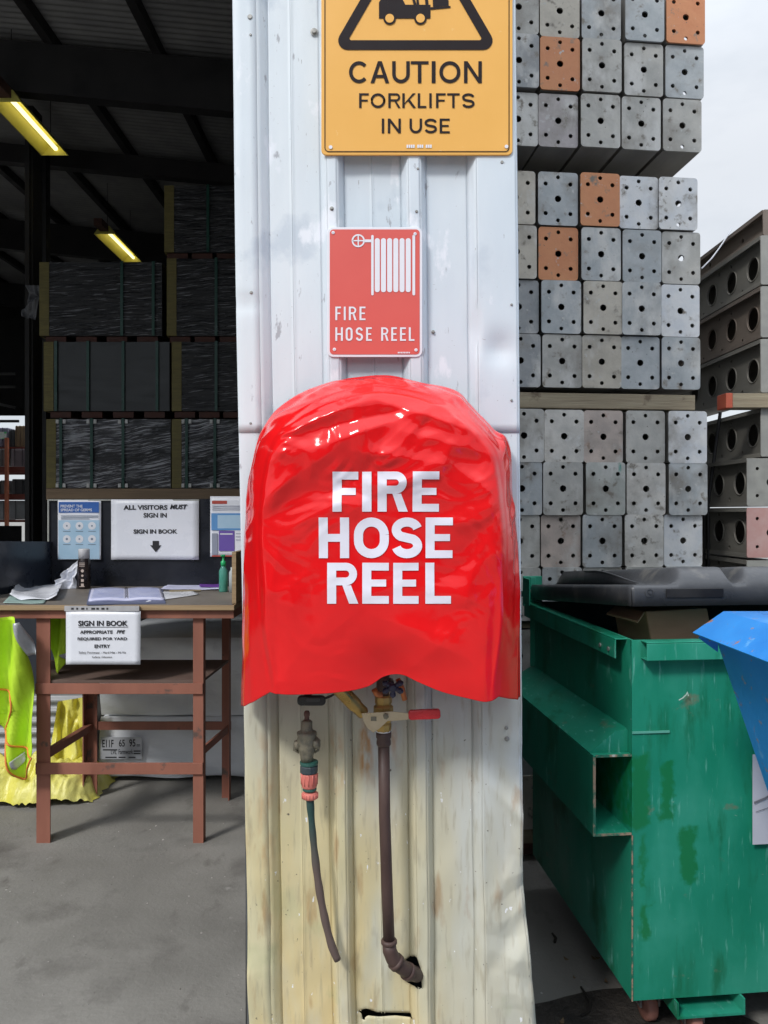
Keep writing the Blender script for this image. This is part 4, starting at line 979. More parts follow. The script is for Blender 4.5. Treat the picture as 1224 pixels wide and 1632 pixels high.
mb = MB(); mb.lathe([(.020, 0), (.022, .004), (.022, .105), (.012, .125), (.011, .130)], c, (0, 0, 1), 20); obj('bottle_body', mb, mat('green_gel', (.10, .42, .33), (.14, .5, .4), 10, .12, trans=.35), bt, smooth=True)
mb = MB(); mb.lathe([(.013, 0), (.013, .022), (.006, .026), (.005, .045), (.010, .047), (.010, .056)], c + Vector((0, 0, .130)), (0, 0, 1), 16); mb.tube([c + Vector((0, 0, .181)), c + Vector((-.005, -.03, .181))], .004, 8); obj('pump', mb, mat('green_pump', (.02, .45, .16), None, rough=.35), bt, smooth=True)
c = dpt(370, 944)
bt = thing('small_bottle', 'small clear bottle behind the green sanitiser bottle', 'bottle', c)
mb = MB(); mb.lathe([(.016, 0), (.016, .10), (.008, .112), (.008, .125)], c, (0, 0, 1), 16); obj('bottle_body', mb, mat('cloudy_plastic', (.45, .5, .52), None, rough=.25), bt, smooth=True)
def paper_on(pts, zoff, lab, name='paper_sheet', m=None, curl=.006, cat='paper', th=.0008):
    v4 = [dpt(*p) for p in pts]
    mb = MB()
    def fn(u, v):
        p = (v4[0].lerp(v4[1], u)).lerp(v4[3].lerp(v4[2], u), v); p = p.copy(); p.z += zoff + curl * abs(noise.noise(Vector((p.x * 9, p.y * 9, zoff * 99)))) + curl * (max(0, abs(u - .5) - .3) * 3)
        return p
    mb.grid(fn, 16, 12); o = obj(name, mb, m or paper, smooth=True); md = o.modifiers.new('t', 'SOLIDIFY'); md.thickness = th; md.offset = 1
    return tag(o, lab, cat)
bookm = mat('book_pages', (.60, .62, .84), (.66, .68, .88), 12, .5)
t = thing('sign_in_book', 'open spiral sign in book lying in the middle of the desk', 'book', dpt(202, 950))
mb = MB(); a, b, c_, d_ = dpt(141, 960), dpt(262, 958), dpt(256, 940), dpt(146, 941)
def fnb(u, v):
    p = a.lerp(b, u).lerp(d_.lerp(c_, u), v).copy(); p.z += .010 + .006 * math.sin(math.pi * ((u * 2) % 1.0 if 0 < u < 1 else 0)); return p
mb.grid(fnb, 24, 6); o = obj('pages', mb, bookm, t, smooth=True); md = o.modifiers.new('t', 'SOLIDIFY'); md.thickness = .012; md.offset = -1
mb = MB(); mb.hexa([dpt(138, 964), dpt(264, 962), dpt(259, 939), dpt(143, 940)] + [p + Vector((0, 0, .004)) for p in (dpt(138, 964), dpt(264, 962), dpt(259, 939), dpt(143, 940))]); obj('cover_board', mb, mat('blue_grey_cover', (.12, .14, .25), None, rough=.5), t)
mb = MB()
for k in range(9):
    p = a.lerp(b, .5).lerp(d_.lerp(c_, .5), .08 + k * .105); mb.tube([p + Vector((-.008, 0, .012)), p + Vector((0, 0, .02)), p + Vector((.008, 0, .012))], .0014, 5)
obj('spiral', mb, M['black'], t)
mb = MB()
for k in range(1, 9):
    for u0, u1 in ((.04, .46), (.54, .96)):
        q = [fnb(u, k / 9.5) + Vector((0, 0, .0012)) for u in (u0, u1)]; mid = [fnb(u0 + (u1 - u0) * i / 8, k / 9.5) + Vector((0, 0, .0008)) for i in range(9)]
        mb.tube(mid, .0007, 4)
obj('ruled_lines', mb, blueink, t)
paper_on([(15, 958), (90, 958), (100, 938), (36, 926)], .004, 'loose white sheets spread at the left of the desk', curl=.03)
paper_on([(5, 962), (70, 963), (80, 948), (20, 946)], .0012, 'pale green sheet under the loose white sheets on the desk', m=mat('pale_green_paper', (.35, .48, .45), None, rough=.6), curl=.003)
paper_on([(232, 961), (318, 948), (300, 941), (262, 944)], .0015, 'white sheet lying askew right of the sign in book', curl=.003)
paper_on([(256, 941), (354, 941), (350, 933), (268, 934)], .003, 'pale lilac papers at the back of the desk near the sanitiser', m=bookm, curl=.006)
paper_on([(318, 938), (352, 939), (352, 934), (318, 934)], .010, 'small purple card on the papers at the back of the desk', m=mat('purple_card', (.16, .05, .35), None, rough=.5), curl=.002)
mb = MB(); mb.tube([dpt(270, 944) + Vector((0, 0, .006)), dpt(320, 943) + Vector((0, 0, .006))], .005, 8); o = obj('pen', mb, mat('tan_pen', (.25, .2, .12), None, rough=.5)); tag(o, 'tan pen lying across the desk behind the sign in book', 'pen')
# crumpled sheet leaning behind the can
mb = MB()
def cr_(u, v):
    pa, pb = dpt(78, 941), dpt(124, 938); top = P(122, 893, pb.y + .02); tl = P(100, 915, pb.y)
    p = pa.lerp(pb, u).lerp(tl.lerp(top, u), v).copy(); q_ = Vector((u * 3, v * 3, 2)); p += Vector((.01, .05, .0)) * noise.noise(q_ * 1.3); p.z = max(ztt + .001, p.z + .02 * noise.noise(q_)); return p
mb.grid(cr_, 14, 12); o = obj('crumpled_sheet', mb, paper, smooth=False); md = o.modifiers.new('t', 'SOLIDIFY'); md.thickness = .0008; tag(o, 'crumpled white sheet standing behind the spray can', 'paper')

# ------------------------------------------------------------------ grey wrapped bundle behind the desk
greyw = mat('grey_tarp_wrap', (.70, .74, .80), (.80, .83, .87), 2.5, .4, bump=.014, bscale=2.6, stretch=(1, 1, 2), spots=[((.42, .45, .50), 3, .6, .72)])
GB = 4.12
bun = thing('wrapped_bundle', 'grey plastic wrapped timber bundle with printed label standing behind the desk', 'bundle', (XX(280, GB), GB, 0))
def bl(z0, z1, seed, nm):
    mb = MB(); x0, x1 = XX(158, GB), XX(470, GB)
    def fn(u, v):
        x = x0 + (x1 - x0) * u; z = z0 + (z1 - z0) * v
        y = GB + .016 * noise.noise(Vector((x * 3, z * 5, seed))) + .008 * noise.noise(Vector((x * 8 + z * 5, z * 14, seed))) + .02 * (abs(v - .5) * 2) ** 6 + .03 * crumple(x * 2.5, z * 4, seed)
        if v < .02: z += .015 * noise.noise(Vector((x * 4, 1, seed)))
        return Vector((x, y, z))
    mb.grid(fn, 70, 40); mb.box(x0 + .006, x1, GB + .045, GB + 1.2, z0 + .02, z1 - .004); return obj(nm, mb, greyw, bun, smooth=False)
zz1 = ZZ(1144, GB)
for o_ in (bl(.03, zz1, 3, 'lower_wrap'), bl(zz1 + .006, ZZ(1018, GB), 8, 'upper_wrap')):
    for p in o_.data.polygons: p.use_smooth = True
mb = MB(); ly = GB - .026; mb.box(XX(160, ly), XX(226, ly), ly, ly + .002, ZZ(1210, ly), ZZ(1175, ly)); lb = obj('paper_label', mb, mat('label_paper', (.36, .38, .42), (.42, .44, .48), 8, .4), bun)
mb = MB(); text_into(mb, 'E11F', XX(163, ly), XX(181, ly), ZZ(1191, ly), ZZ(1179, ly), ly - .0008, .02); text_into(mb, '65', XX(189.5, ly), XX(199, ly), ZZ(1190, ly), ZZ(1178.5, ly), ly - .0008, .02); text_into(mb, '95', XX(206, ly), XX(216, ly), ZZ(1190, ly), ZZ(1178, ly), ly - .0008, .02); text_into(mb, 'mm', XX(218, ly), XX(223, ly), ZZ(1190, ly), ZZ(1186, ly), ly - .0008, .01)
text_into(mb, 'Formwork', XX(189, ly), XX(212, ly), ZZ(1202, ly), ZZ(1194, ly), ly - .0008, .01); text_into(mb, 'LVL', XX(177, ly), XX(186, ly), ZZ(1202, ly), ZZ(1195, ly), ly - .0008, .01)
for k, (a, b, c_) in enumerate(((164, 187, 1194), (189, 200, 1206), (205, 216, 1206), (213, 224, 1196), (213, 224, 1200), (168, 186, 1206))): mb.box(XX(a, ly), XX(b, ly), ly - .0008, ly - .0004, ZZ(c_ + 2, ly), ZZ(c_, ly))
obj('label_print', mb, ink, bun)
# corrugated grey thing + dark panel behind at left
t = thing('dark_crate', 'dark crate with ribbed grey lower side standing behind the desk at the left', 'crate', (XX(75, 4.3), 4.3, 0))
mb = MB(); mb.box(XX(-60, 4.3), XX(118, 4.3), 4.3, 5.2, ZZ(1102, 4.3), ZZ(975, 4.3)); obj('upper_panel', mb, mat('navy_panel', (.02, .025, .035), (.03, .035, .05), 4, .4), t)
mb = MB(); prev = None
for k in range(64):
    z = ZZ(1104, 4.3) - k * .0085
    if z < 0: break
    y = 4.30 + .010 * math.sin(k * .9); cur = [mb.bm.verts.new((x, y, z)) for x in (XX(-60, 4.3), XX(135, 4.3))]
    if prev: mb.bm.faces.new((prev[0], prev[1], cur[1], cur[0]))
    prev = cur
obj('ribbed_side', mb, mat('grey_ribs', (.25, .26, .28), (.32, .34, .36), 6, .4), t, smooth=True)

# ------------------------------------------------------------------ hi-vis vest and yellow sheeting
hv = mat('hi_vis_yellow', (.58, .86, .04), (.48, .76, .03), 6, .65, bump=.003, bscale=30)
orng = mat('orange_piping', (.80, .25, .05), None, rough=.6); silv = mat('silver_tape', (.45, .47, .5), (.55, .57, .6), 30, .4, .2)
VD = 3.30
vest = thing('safety_vest', 'bright yellow hi-vis vest with orange trim hanging off the left of the desk', 'vest', (XX(20, VD), VD, ZZ(1247, VD)))
def vz(px, py, k=0):
    return Vector((XX(px, VD), VD + .035 * math.sin(px * .16 + py * .012) + .025 * noise.noise(Vector((px * .03, py * .012, k))) + .03 * crumple(px * .03, py * .012, 3 + k, .8) , ZZ(py, VD)))
def cloth(outL, outR, n, m_, name, k, off=0, nu=14):
    Ls = resample(outL, n); Rs = resample(outR, n); mb = MB(); g_ = []
    for i in range(n + 1):
        row = []
        for j in range(nu + 1):
            p = Ls[i].lerp(Rs[i], j / nu); q_ = vz(p.x, p.y, k); q_.y += off; row.append(mb.bm.verts.new(q_))
        g_.append(row)
    for i in range(n):
        for j in range(nu): mb.bm.faces.new((g_[i][j], g_[i][j + 1], g_[i + 1][j + 1], g_[i + 1][j]))
    o = obj(name, mb, m_, vest, smooth=True); md = o.modifiers.new('t', 'SOLIDIFY'); md.thickness = .002; return Ls, Rs
la, ra = cloth([(-45, 984), (-48, 1060), (-40, 1130), (-10, 1150), (5, 1180), (10, 1210), (20, 1235), (33, 1246)], [(28, 984), (38, 1030), (46, 1080), (52, 1130), (55, 1170), (57, 1195), (50, 1222), (36, 1247)], 40, hv, 'front_panel', 1)
cloth([(30, 984), (36, 1020), (44, 1060), (49, 1094)], [(88, 984), (94, 1010), (96, 1040), (56, 1094)], 20, hv, 'side_panel', 5, .22)
def piping(pts, k, off=-.006):
    rs = resample(pts, 40); mb = MB(); mb.tube([vz(p.x, p.y, k) + Vector((0, off, 0)) for p in rs], .0042, 6); obj('piping', mb, orng, vest, smooth=True)
piping([(-20, 1094), (-2, 1100), (10, 1106), (20, 1115), (22, 1130), (14, 1145), (4, 1160), (4, 1172), (20, 1185), (40, 1196), (56, 1204)], 1)
piping([(4, 1168), (10, 1195), (18, 1225), (33, 1246), (45, 1228), (57, 1203)], 1)
cloth([(27, 992), (34, 1020), (42, 1046)], [(37, 990), (46, 1018), (56, 1044)], 12, silv, 'reflective_tape', 1, -.012, 4)
cloth([(20, 1212), (22, 1222), (26, 1226)], [(36, 1200), (38, 1212), (36, 1216)], 8, silv, 'reflective_patch', 1, -.012, 4)
cloth([(66, 1056), (74, 1063)], [(88, 1052), (90, 1060)], 4, silv, 'reflective_tape', 5, .205, 4)
shm = mat('yellow_sheeting', (.78, .72, .10), (.86, .82, .26), 5, .3, bump=.02, bscale=6, spots=[((.55, .52, .08), 9, .6, .7)])
mb = MB()
def pile(u, v):
    d = 3.86 + .4 * v; x = XX(-90, 3.7) + (XX(142, 3.8) - XX(-90, 3.7)) * u
    h = (.05 + .08 * sm(.75, .45, abs(u - .45) * 1.4)) * math.sin(math.pi * min(1, v * 1.15)) ** .6 if 0 < v < .9 else 0
    edge = sm(0, .12, u) * sm(0, .08, 1 - u)
    z = h * edge * (1 + .6 * noise.noise(Vector((u * 7, v * 5, 2)))) + .03 * edge * abs(noise.noise(Vector((u * 20, v * 12, 5)))) + .11 * edge * crumple(u * 7, v * 4, 3)
    return Vector((x + .03 * noise.noise(Vector((u * 5, v * 9, 8))), d - .10 * (1 - v) * math.sin(u * 3.0) + .03 * noise.noise(Vector((u * 9, 1, 1))), .004 + max(0, z)))
mb.grid(pile, 90, 50); o = obj('plastic_sheeting', mb, shm, smooth=True); tag(o, 'crumpled translucent yellow plastic sheeting heaped on the concrete left of the desk', 'plastic sheeting')
mb = MB()
def drape(u, v):
    Ls = Vector((62 + 50 * v ** .5 if False else 62 + 30 * v, 1270 - 90 * v - 62 * v * v)); Rs = Vector((140, 1275 - 165 * v))
    p = Ls.lerp(Rs, u); d = 4.02 + .10 * crumple(u * 3, v * 4, 6) + .05 * noise.noise(Vector((u * 5 + v * 2, v * 4, 3))) + .05 * math.sin(u * 14 + v * 6) * .4
    return P(p.x, p.y, d)
mb.grid(drape, 30, 40)
for v in mb.bm.verts: v.co.z = max(.006, v.co.z)
o = obj('plastic_sheeting', mb, shm, smooth=True); tag(o, 'yellow plastic sheet draped upright against the ribbed crate behind the desk leg', 'plastic sheeting')

# ------------------------------------------------------------------ far yard seen through the shed's back doorway
FD = 17.0
rackm = mat('orange_rack', (.42, .12, .06), (.5, .17, .09), 5, .6)
rk = thing('storage_rack', 'orange steel yard rack seen far away through the shed doorway', 'rack', (XX(20, FD), FD, 0))
for px in (-60, 22, 104):
    mb = MB(); mb.box(XX(px - 2.4, FD), XX(px + 2.4, FD), FD - .35, FD - .28, 0, ZZ(700, FD)); obj('upright', mb, rackm, rk)
lv = [(714, 716.5), (745, 754), (788, 796), (829, 832)]
for a, b in lv:
    mb = MB(); mb.box(XX(-60, FD), XX(104, FD), FD - .27, FD - .2, ZZ(b, FD), ZZ(a, FD)); mb.box(XX(-60, FD), XX(104, FD), FD + .7, FD + .8, ZZ(b, FD), ZZ(a, FD)); obj('beam', mb, mat('rack_red', (.20, .05, .035), None, rough=.6), rk)
pal = {'l': (.30, .29, .38), 'w': (.50, .50, .50), 'g': (.14, .15, .16), 't': (.38, .27, .16), 'p': (.45, .40, .44), 'c': (.42, .47, .50), 'd': (.09, .09, .10)}
crates = [(-30, 19, 683, 713, 'l', 'lilac grey crate top level of far rack, left'), (21, 29, 686, 713, 'g', 'narrow grey crate on the top level of the far rack'), (30, 47, 680, 713, 't', 'tan timber bundle on the top level of the far rack'),
          (-28, 2, 716, 745, 'g', 'dark grey crate on the second level of the far rack'), (3, 17, 716, 744, 'w', 'cream crate on the second level of the far rack'), (24, 60, 716, 744, 'p', 'pinkish white crate on the second level of the far rack'),
          (-28, 6, 767, 788, 'd', 'dark bin on the third level of the far rack'), (7, 18, 766, 787, 'w', 'small white box on the third level of the far rack'), (25, 60, 764, 788, 'g', 'grey bundle on the third level of the far rack'),
          (-28, 2, 798, 829, 'd', 'dark crate on the lowest level in view of the far rack'), (3, 60, 798, 828, 'c', 'pale blue grey container lowest on the far rack')]
for a, b, c_, d_, col, lab in crates:
    base = pal[col]; cm = mat('far_' + lab[:6].strip().replace(' ', '_'), base, tuple(v * .75 for v in base), 3, .6)
    t = thing('yard_crate', lab, 'crate', (XX((a + b) / 2, FD), FD, ZZ(d_, FD)), 0, 'crates on the far yard rack')
    mb = MB(); mb.box(XX(a, FD), XX(b, FD), FD - .18, FD + .7, ZZ(d_, FD), ZZ(c_, FD)); obj('box_body', mb, cm, t, bevel=.02)
    mb = MB()
    w_ = b - a
    for k in range(3): q_ = a + w_ * (k + .5) / 3; mb.box(XX(q_ - .5, FD), XX(q_ + .5, FD), FD - .2, FD - .183, ZZ(d_, FD), ZZ(c_, FD))
    obj('band', mb, mat('band_dark', tuple(v * .4 for v in base), None, rough=.6), t)
mb = MB(); mb.box(XX(7, FD), XX(18, FD), FD - .23, FD - .215, ZZ(701, FD), ZZ(690, FD)); o = obj('pallet_label', mb, mat('green_white_label', (.7, .75, .7), (.1, .6, .2), 2.2, .5, ramp=(.48, .5))); tag(o, 'white and green label stuck on the lilac crate far behind', 'label')
# barrier below doorway
mb = MB(); mb.box(-10.9, bx, 15.0, 15.05, 0, ZZ(838, 15)); o = obj('low_barrier', mb, M['black']); tag(o, 'low black barrier across the far shed doorway', 'barrier')

# ------------------------------------------------------------------ stacks of galvanised box sections
YAW = R(6); T = math.tan(YAW)
PW, PH = .174, .2215
def curve_plate(outer, holes, th, name):
    cu = bpy.data.curves.new(name, 'CURVE'); cu.dimensions = '2D'; cu.fill_mode = 'BOTH'; cu.extrude = th / 2
    for pts in [outer] + holes:
        s_ = cu.splines.new('POLY'); s_.points.add(len(pts) - 1); s_.use_cyclic_u = True
        for i, p in enumerate(pts): s_.points[i].co = (p[0], p[1], 0, 1)
    o = bpy.data.objects.new('c', cu); C.objects.link(o); dg = bpy.context.evaluated_depsgraph_get(); dg.update()
    me = bpy.data.meshes.new_from_object(o.evaluated_get(dg)); bpy.data.objects.remove(o); bpy.data.curves.remove(cu)
    bm = bmesh.new(); bm.from_mesh(me); bpy.data.meshes.remove(me); return bm
def circ(cx, cy, r, n=18): return [(cx + r * math.cos(2 * math.pi * k / n), cy + r * math.sin(2 * math.pi * k / n)) for k in range(n)]
# plate in local xz, front at y=0
holes = [circ(0, PH / 2, .0138, 22)] + [circ(sx * .053, PH / 2 + sz * .0615, 0.0090, 14) for sx in (-1, 1) for sz in (-1, 1)] + [circ(0, PH / 2 + sz * .0895, 0.0084, 14) for sz in (-1, 1)]
bmp = curve_plate(rrect(-PW / 2 + .002, PW / 2 - .002, .0005, PH - .0005, .014, 4), holes, .008, 'p')
bmesh.ops.transform(bmp, matrix=Matrix.Rotation(R(90), 4, 'X'), verts=bmp.verts); bmesh.ops.translate(bmp, verts=bmp.verts, vec=(0, .004, 0))
def plm(name, c1, c2, spots=None):
    def k(c):
        if name == 'orange_primer': return c
        g_ = sum(c) / 3; return tuple(1.45 * q_ * (g_ + (v - g_) * .6) for v, q_ in zip(c, (1.03, 1.0, .96)))
    return mat(name, k(c1), k(c2), 9, .5, .25, bump=.0012, bscale=40, rnd=True, spots=[((.26, .245, .22), 5, .50, .72), ((.62, .62, .60), 6, .54, .68, (1, 1, .6))] * (name != 'orange_primer') + (spots or []) + [((.22, .20, .17), 20, .60, .70), ((.52, .53, .52), 32, .64, .70), ((.12, .11, .10), 70, .69, .72)])
PM = {'g': plm('galv_grey', (.25, .265, .26), (.36, .37, .355)), 'b': plm('galv_blue', (.21, .26, .30), (.31, .36, .40)), 'd': plm('galv_dark', (.16, .19, .22), (.24, .27, .30)),
      'o': plm('orange_primer', (.56, .23, .11), (.64, .30, .15)), 'l': plm('galv_light', (.38, .44, .52), (.50, .53, .56)), 'w': plm('galv_stained', (.32, .33, .32), (.48, .48, .46), [((.62, .62, .60), 12, .56, .62)]),
      'p': plm('galv_pink', (.30, .25, .23), (.42, .34, .30), [((.45, .25, .17), 10, .6, .7)]), 'e': plm('galv_beige', (.30, .28, .23), (.40, .38, .32)), 'v': plm('galv_violet', (.26, .24, .27), (.34, .32, .34), [((.5, .5, .5), 14, .62, .66)]),
      't': plm('galv_teal', (.24, .28, .27), (.33, .36, .35), [((.15, .34, .30), 9, .62, .7, (2, 1, .6))])}
bodym = mat('galv_body', (.24, .23, .21), (.34, .325, .30), 10, .6, .2, rnd=True, stretch=(1, .3, 1))
TL = 3.4
proto = thing('box_section', 'x', 'steel section', (0, 0, 0))
pl = obj('end_plate', bmp, PM['g'], proto, local=True, bevel=.0012)
mb = MB(); w2 = PW / 2 - .006
mb.box(-w2, w2, .009, TL, .004, .009); mb.box(-w2, w2, .009, TL, PH - .009, PH - .004)
fl_ = obj('flanges', mb, bodym, proto, local=True)
wh = [circ(.155 + k * .25, PH / 2, .062, 16) for k in range(13)]
for sx in (-1, 1):
    bmw = curve_plate([(.009, .010), (TL, .010), (TL, PH - .010), (.009, PH - .010)], wh, .005, 'w')
    # curve xy -> world y,z : rotate
    bmesh.ops.transform(bmw, matrix=Matrix(((0, 0, 1, sx * (w2 - .004)), (1, 0, 0, 0), (0, 1, 0, 0), (0, 0, 0, 1))), verts=bmw.verts)
    obj('web', bmw, bodym, proto, local=True)
def face_pt(px):
    m_ = (px - 612) / F; Y = (3.2 - .6 * T) / (1 - m_ * T); return m_ * Y, Y
DS = face_pt(990)[1]
rows = [('top pack', 'top visible row', -18, (859, 925, 991, 1059, 1124), 'gebbo'), ('top pack', 'second visible row', 67, (859, 925, 991, 1059, 1124), 'doggb'), ('top pack', 'bottom row', 155, (859, 923, 989, 1054, 1119), 'gvggg'),
        ('middle pack', 'top row', 280, (854, 922, 988, 1051, 1113), 'eboll'), ('middle pack', 'second row', 366, (856, 923, 990, 1056, 1119), 'eobbg'), ('middle pack', 'third row', 451, (860, 927, 993, 1054, 1118), 'dbebl'), ('middle pack', 'bottom row', 536, (863, 929, 992, 1054, 1118), 'dgebb'),
        ('lower pack', 'top row', 655, (867, 932, 995, 1061, 1127), 'gwpgl'), ('lower pack', 'second row', 738, (864, 929, 997, 1062, 1128), 'bgtwb'), ('lower pack', 'third row', 821, (861, 927, 992, 1059, 1123), 'gpbwl'), ('lower pack', 'bottom row', 904, (862, 928, 993, 1059, 1124), 'gbggb'),
        ('ground pack', 'top row', 1003, (862, 928, 993, 1059, 1124), 'gbgbg'), ('ground pack', 'second row', 1086, (860, 927, 992, 1059, 1124), 'ggbgg'), ('ground pack', 'third row', 1169, (861, 927, 992, 1059, 1124), 'bggbg'), ('ground pack', 'bottom row', 1231, (862, 928, 993, 1059, 1124), 'egbgg')]
coln = {'g': 'grey galvanised', 'b': 'blue grey', 'd': 'dark blue grey', 'o': 'orange painted', 'l': 'pale bluish', 'w': 'white stained', 'p': 'pink stained', 'e': 'beige', 'v': 'violet stained', 't': 'green streaked'}
ordn = ['first', 'second', 'third', 'fourth', 'rightmost']
first = True
ztops = {}
for ri, (pack, rown, py, edges, cols) in enumerate(rows):
    for ci, (e, cc) in enumerate(zip(edges, cols)):
        if pack == 'ground pack' and ci > 1: continue
        if pack == 'lower pack' and rown == 'bottom row' and ci > 4: continue
        x, y = face_pt(e - 32.5); yoff = random.uniform(-.012, .012)
        # top corner row in photo px measured near x=990
        z = ZZ(py + 83, DS) if py < 1200 else ZZ(1314, DS)
        if first: o = proto; first = False
        else: o = copy_tree(proto)
        o.location = (x + .0 * yoff, y + yoff, z); o.rotation_euler = (0, 0, YAW)
        o['label'] = '%s box section, %s in the %s of the %s' % (coln[cc], ordn[ci], rown, pack)
        o['group'] = 'galvanised box sections stacked in the yard'
        for ch in o.children:
            if ch.name.startswith('end_plate'):
                ch.material_slots[0].link = 'OBJECT'; ch.material_slots[0].material = PM[cc]
                if random.random() < .5: pass
# bearers between packs
bw = mat('weathered_timber', (.26, .21, .14), (.38, .33, .23), 6, .7, stretch=(.4, 1, 7), bump=.003, spots=[((.16, .12, .08), 9, .62, .7)])
def bearer(px0, px1, py0, py1, lab, m_=bw, dy=0, n=2):
    x0, y0 = face_pt(px0); x1, y1 = face_pt(px1); z0, z1 = ZZ(py1, DS), ZZ(py0, DS)
    t = thing('timber_bearer', lab, 'timber', ((x0 + x1) / 2, (y0 + y1) / 2, z0), 0)
    for k in range(n):
        a = Vector((x0, y0, (z0 + z1) / 2)) + Vector((-T, 1, 0)).normalized() * (.06 + dy + 1.6 * k); b_ = Vector((x1, y1, (z0 + z1) / 2)) + Vector((-T, 1, 0)).normalized() * (.06 + dy + 1.6 * k)
        mb = MB(); mb.bar(a, b_, .09, z1 - z0 - .004); obj('timber', mb, m_, t, bevel=.003)
bearer(815, 1111, 626, 652, 'weathered timber bearer between the middle and lower packs of box sections')
bearer(815, 1090, 246, 270, 'timber bearer set back under the top pack of box sections', dy=.9, n=1)
bearer(815, 1111, 990, 1000, 'timber bearer behind the green bin under the lower pack')
bearer(815, 1111, 1317, 1341, 'pale timber bearer on the ground under the box section stack, above the red one')
bearer(815, 1111, 1368, 1399, 'dark red timber skid lying on the ground under the box section stack', m_=redt, dy=.0)
bearer(815, 1111, 1342, 1367, 'dark timber skid set back between the pale bearer and the red skid', m_=M['rust'], dy=.05)

# ------------------------------------------------------------------ perforated channel beams at the right
beamm = mat('dull_beam_steel', (.21, .205, .185), (.29, .28, .25), 7, .55, .25, stretch=(1, .3, 1), bump=.0015, rnd=True)
beamr = mat('rusty_beam_steel', (.20, .165, .14), (.27, .225, .19), 7, .6, .2, stretch=(1, .3, 1), bump=.0015)
endm = mat('light_end_plate', (.30, .30, .28), (.38, .38, .35), 12, .5, .2, rnd=True); endp = mat('pink_end_plate', (.48, .26, .24), (.52, .34, .32), 12, .5, rnd=True)
BL = 5.5
def beam(X, Y0, z0, h, lab, wm, em, hd=.051, endw=.14, nohole=False):
    t = thing('channel_beam', lab, 'steel beam', (X, Y0, z0), R(1.2), 'perforated channel beams stacked at the right')
    hl = [circ(.03 + .21 * k + .1, h / 2, hd, 22) for k in range(25)]
    hl += [circ(.10 + .21 * k + .13, h * .16, .009, 8) for k in range(24)] + [circ(.05 + .21 * k + .08 * (k % 2), h * .86, .009, 8) for k in range(24)]
    if nohole: hl = [circ(.25 + .35 * k, h * .55, .012, 8) for k in range(14)]
    bmw = curve_plate([(.006, .006), (BL, .006), (BL, h - .006), (.006, h - .006)], hl, .005, 'w')
    bmesh.ops.transform(bmw, matrix=Matrix(((0, 0, 1, .035), (1, 0, 0, 0), (0, 1, 0, 0), (0, 0, 0, 1))), verts=bmw.verts); obj('web', bmw, wm, t, local=True)
    # raised collars round the holes
    if not nohole:
        mb = MB()
        for k in range(12):
            c = Vector((.032, .03 + .21 * k + .1, h / 2)); pts = [c + Vector((0, math.cos(a * math.pi / 12) * (hd + .003), math.sin(a * math.pi / 12) * (hd + .003))) for a in range(25)]
            mb.tube(pts, .0035, 6, cap=False)
        obj('hole_collars', mb, wm, t, local=True, smooth=True)
    mb = MB(); mb.box(endw - .010, endw - .004, .010, BL, .006, h - .006); obj('rear_web', mb, wm, t, local=True)
    mb = MB(); mb.box(0, endw, .006, BL, 0, .0055); mb.box(0, endw, .006, BL, h - .0055, h); mb.box(0, .004, .006, BL, .006, .018); mb.box(0, .004, .006, BL, h - .018, h - .006); obj('flanges', mb, wm, t, local=True)
    bme = curve_plate(rrect(0, endw, .001, h - .001, .008, 3), [circ(endw * .33, h * .22, .008, 12), circ(endw * .33, h * .78, .008, 12), circ(endw * .75, h * .5, .018, 14)], .006, 'e')
    bmesh.ops.transform(bme, matrix=Matrix.Rotation(R(90), 4, 'X'), verts=bme.verts); obj('end_plate', bme, em, t, local=True)
    return t
BY = 3.4
def zb(py): return ZZ(py, BY)
X1 = XX(1212, BY); X2 = XX(1190, BY); X3 = XX(1185, BY)
beam(X1 + .02, BY + .02, zb(373), zb(331) - zb(373), 'shallow rusty brown channel beam on top of the right stack', beamr, beamr, nohole=True)
beam(X1, BY, zb(454), zb(375) - zb(454), 'perforated beam second from the top of the right stack', beamm, endm)
beam(X1, BY, zb(538), zb(456) - zb(538), 'brownish perforated beam third from the top of the right stack', beamr, endm)
beam(X1, BY, zb(626), zb(540) - zb(626), 'perforated beam just above the orange ended timber', beamm, endm)
beam(X1, BY, zb(728), zb(650) - zb(728), 'perforated beam just below the orange ended timber', beamm, endm)
beam(X2, BY, zb(807), zb(730) - zb(807), 'perforated beam second from the bottom in view with a pale end plate', beamm, endm)
beam(X2, BY, zb(889), zb(809) - zb(889), 'perforated beam with a pink end plate just above the bin lid', beamm, endp)
for k in range(4):
    pz = 893 + k * 84
    if k == 0: beam(X2, BY, zb(pz + 82), zb(pz) - zb(pz + 82), 'perforated beam mostly hidden behind the bin lid', beamm, endm)
mb = MB(); mb.box(X2 + .0, X2 + .6, BY + .05, BY + .14, 0, zb(977)); mb.box(X2, X2 + .6, BY + 3.0, BY + 3.1, 0, zb(977)); o = obj('timber_block', mb, bw); tag(o, 'timber blocks carrying the perforated beams behind the bins', 'timber')
t = thing('timber_bearer', 'short timber with an orange painted end between the perforated beams', 'timber', (XX(1200, 3.38), 3.38, zb(652)))
mb = MB(); mb.box(XX(1168, 3.37), XX(1168, 3.37) + .6, 3.37, 3.46, zb(651), zb(628.5)); obj('timber', mb, bw, t, bevel=.002)
mb = MB(); mb.box(XX(1157, 3.37), XX(1168, 3.37) - .001, 3.369, 3.461, zb(651.5), zb(628)); obj('painted_end', mb, mat('orange_paint_end', (.50, .09, .05), (.55, .13, .07), 20, .6), t, bevel=.002)
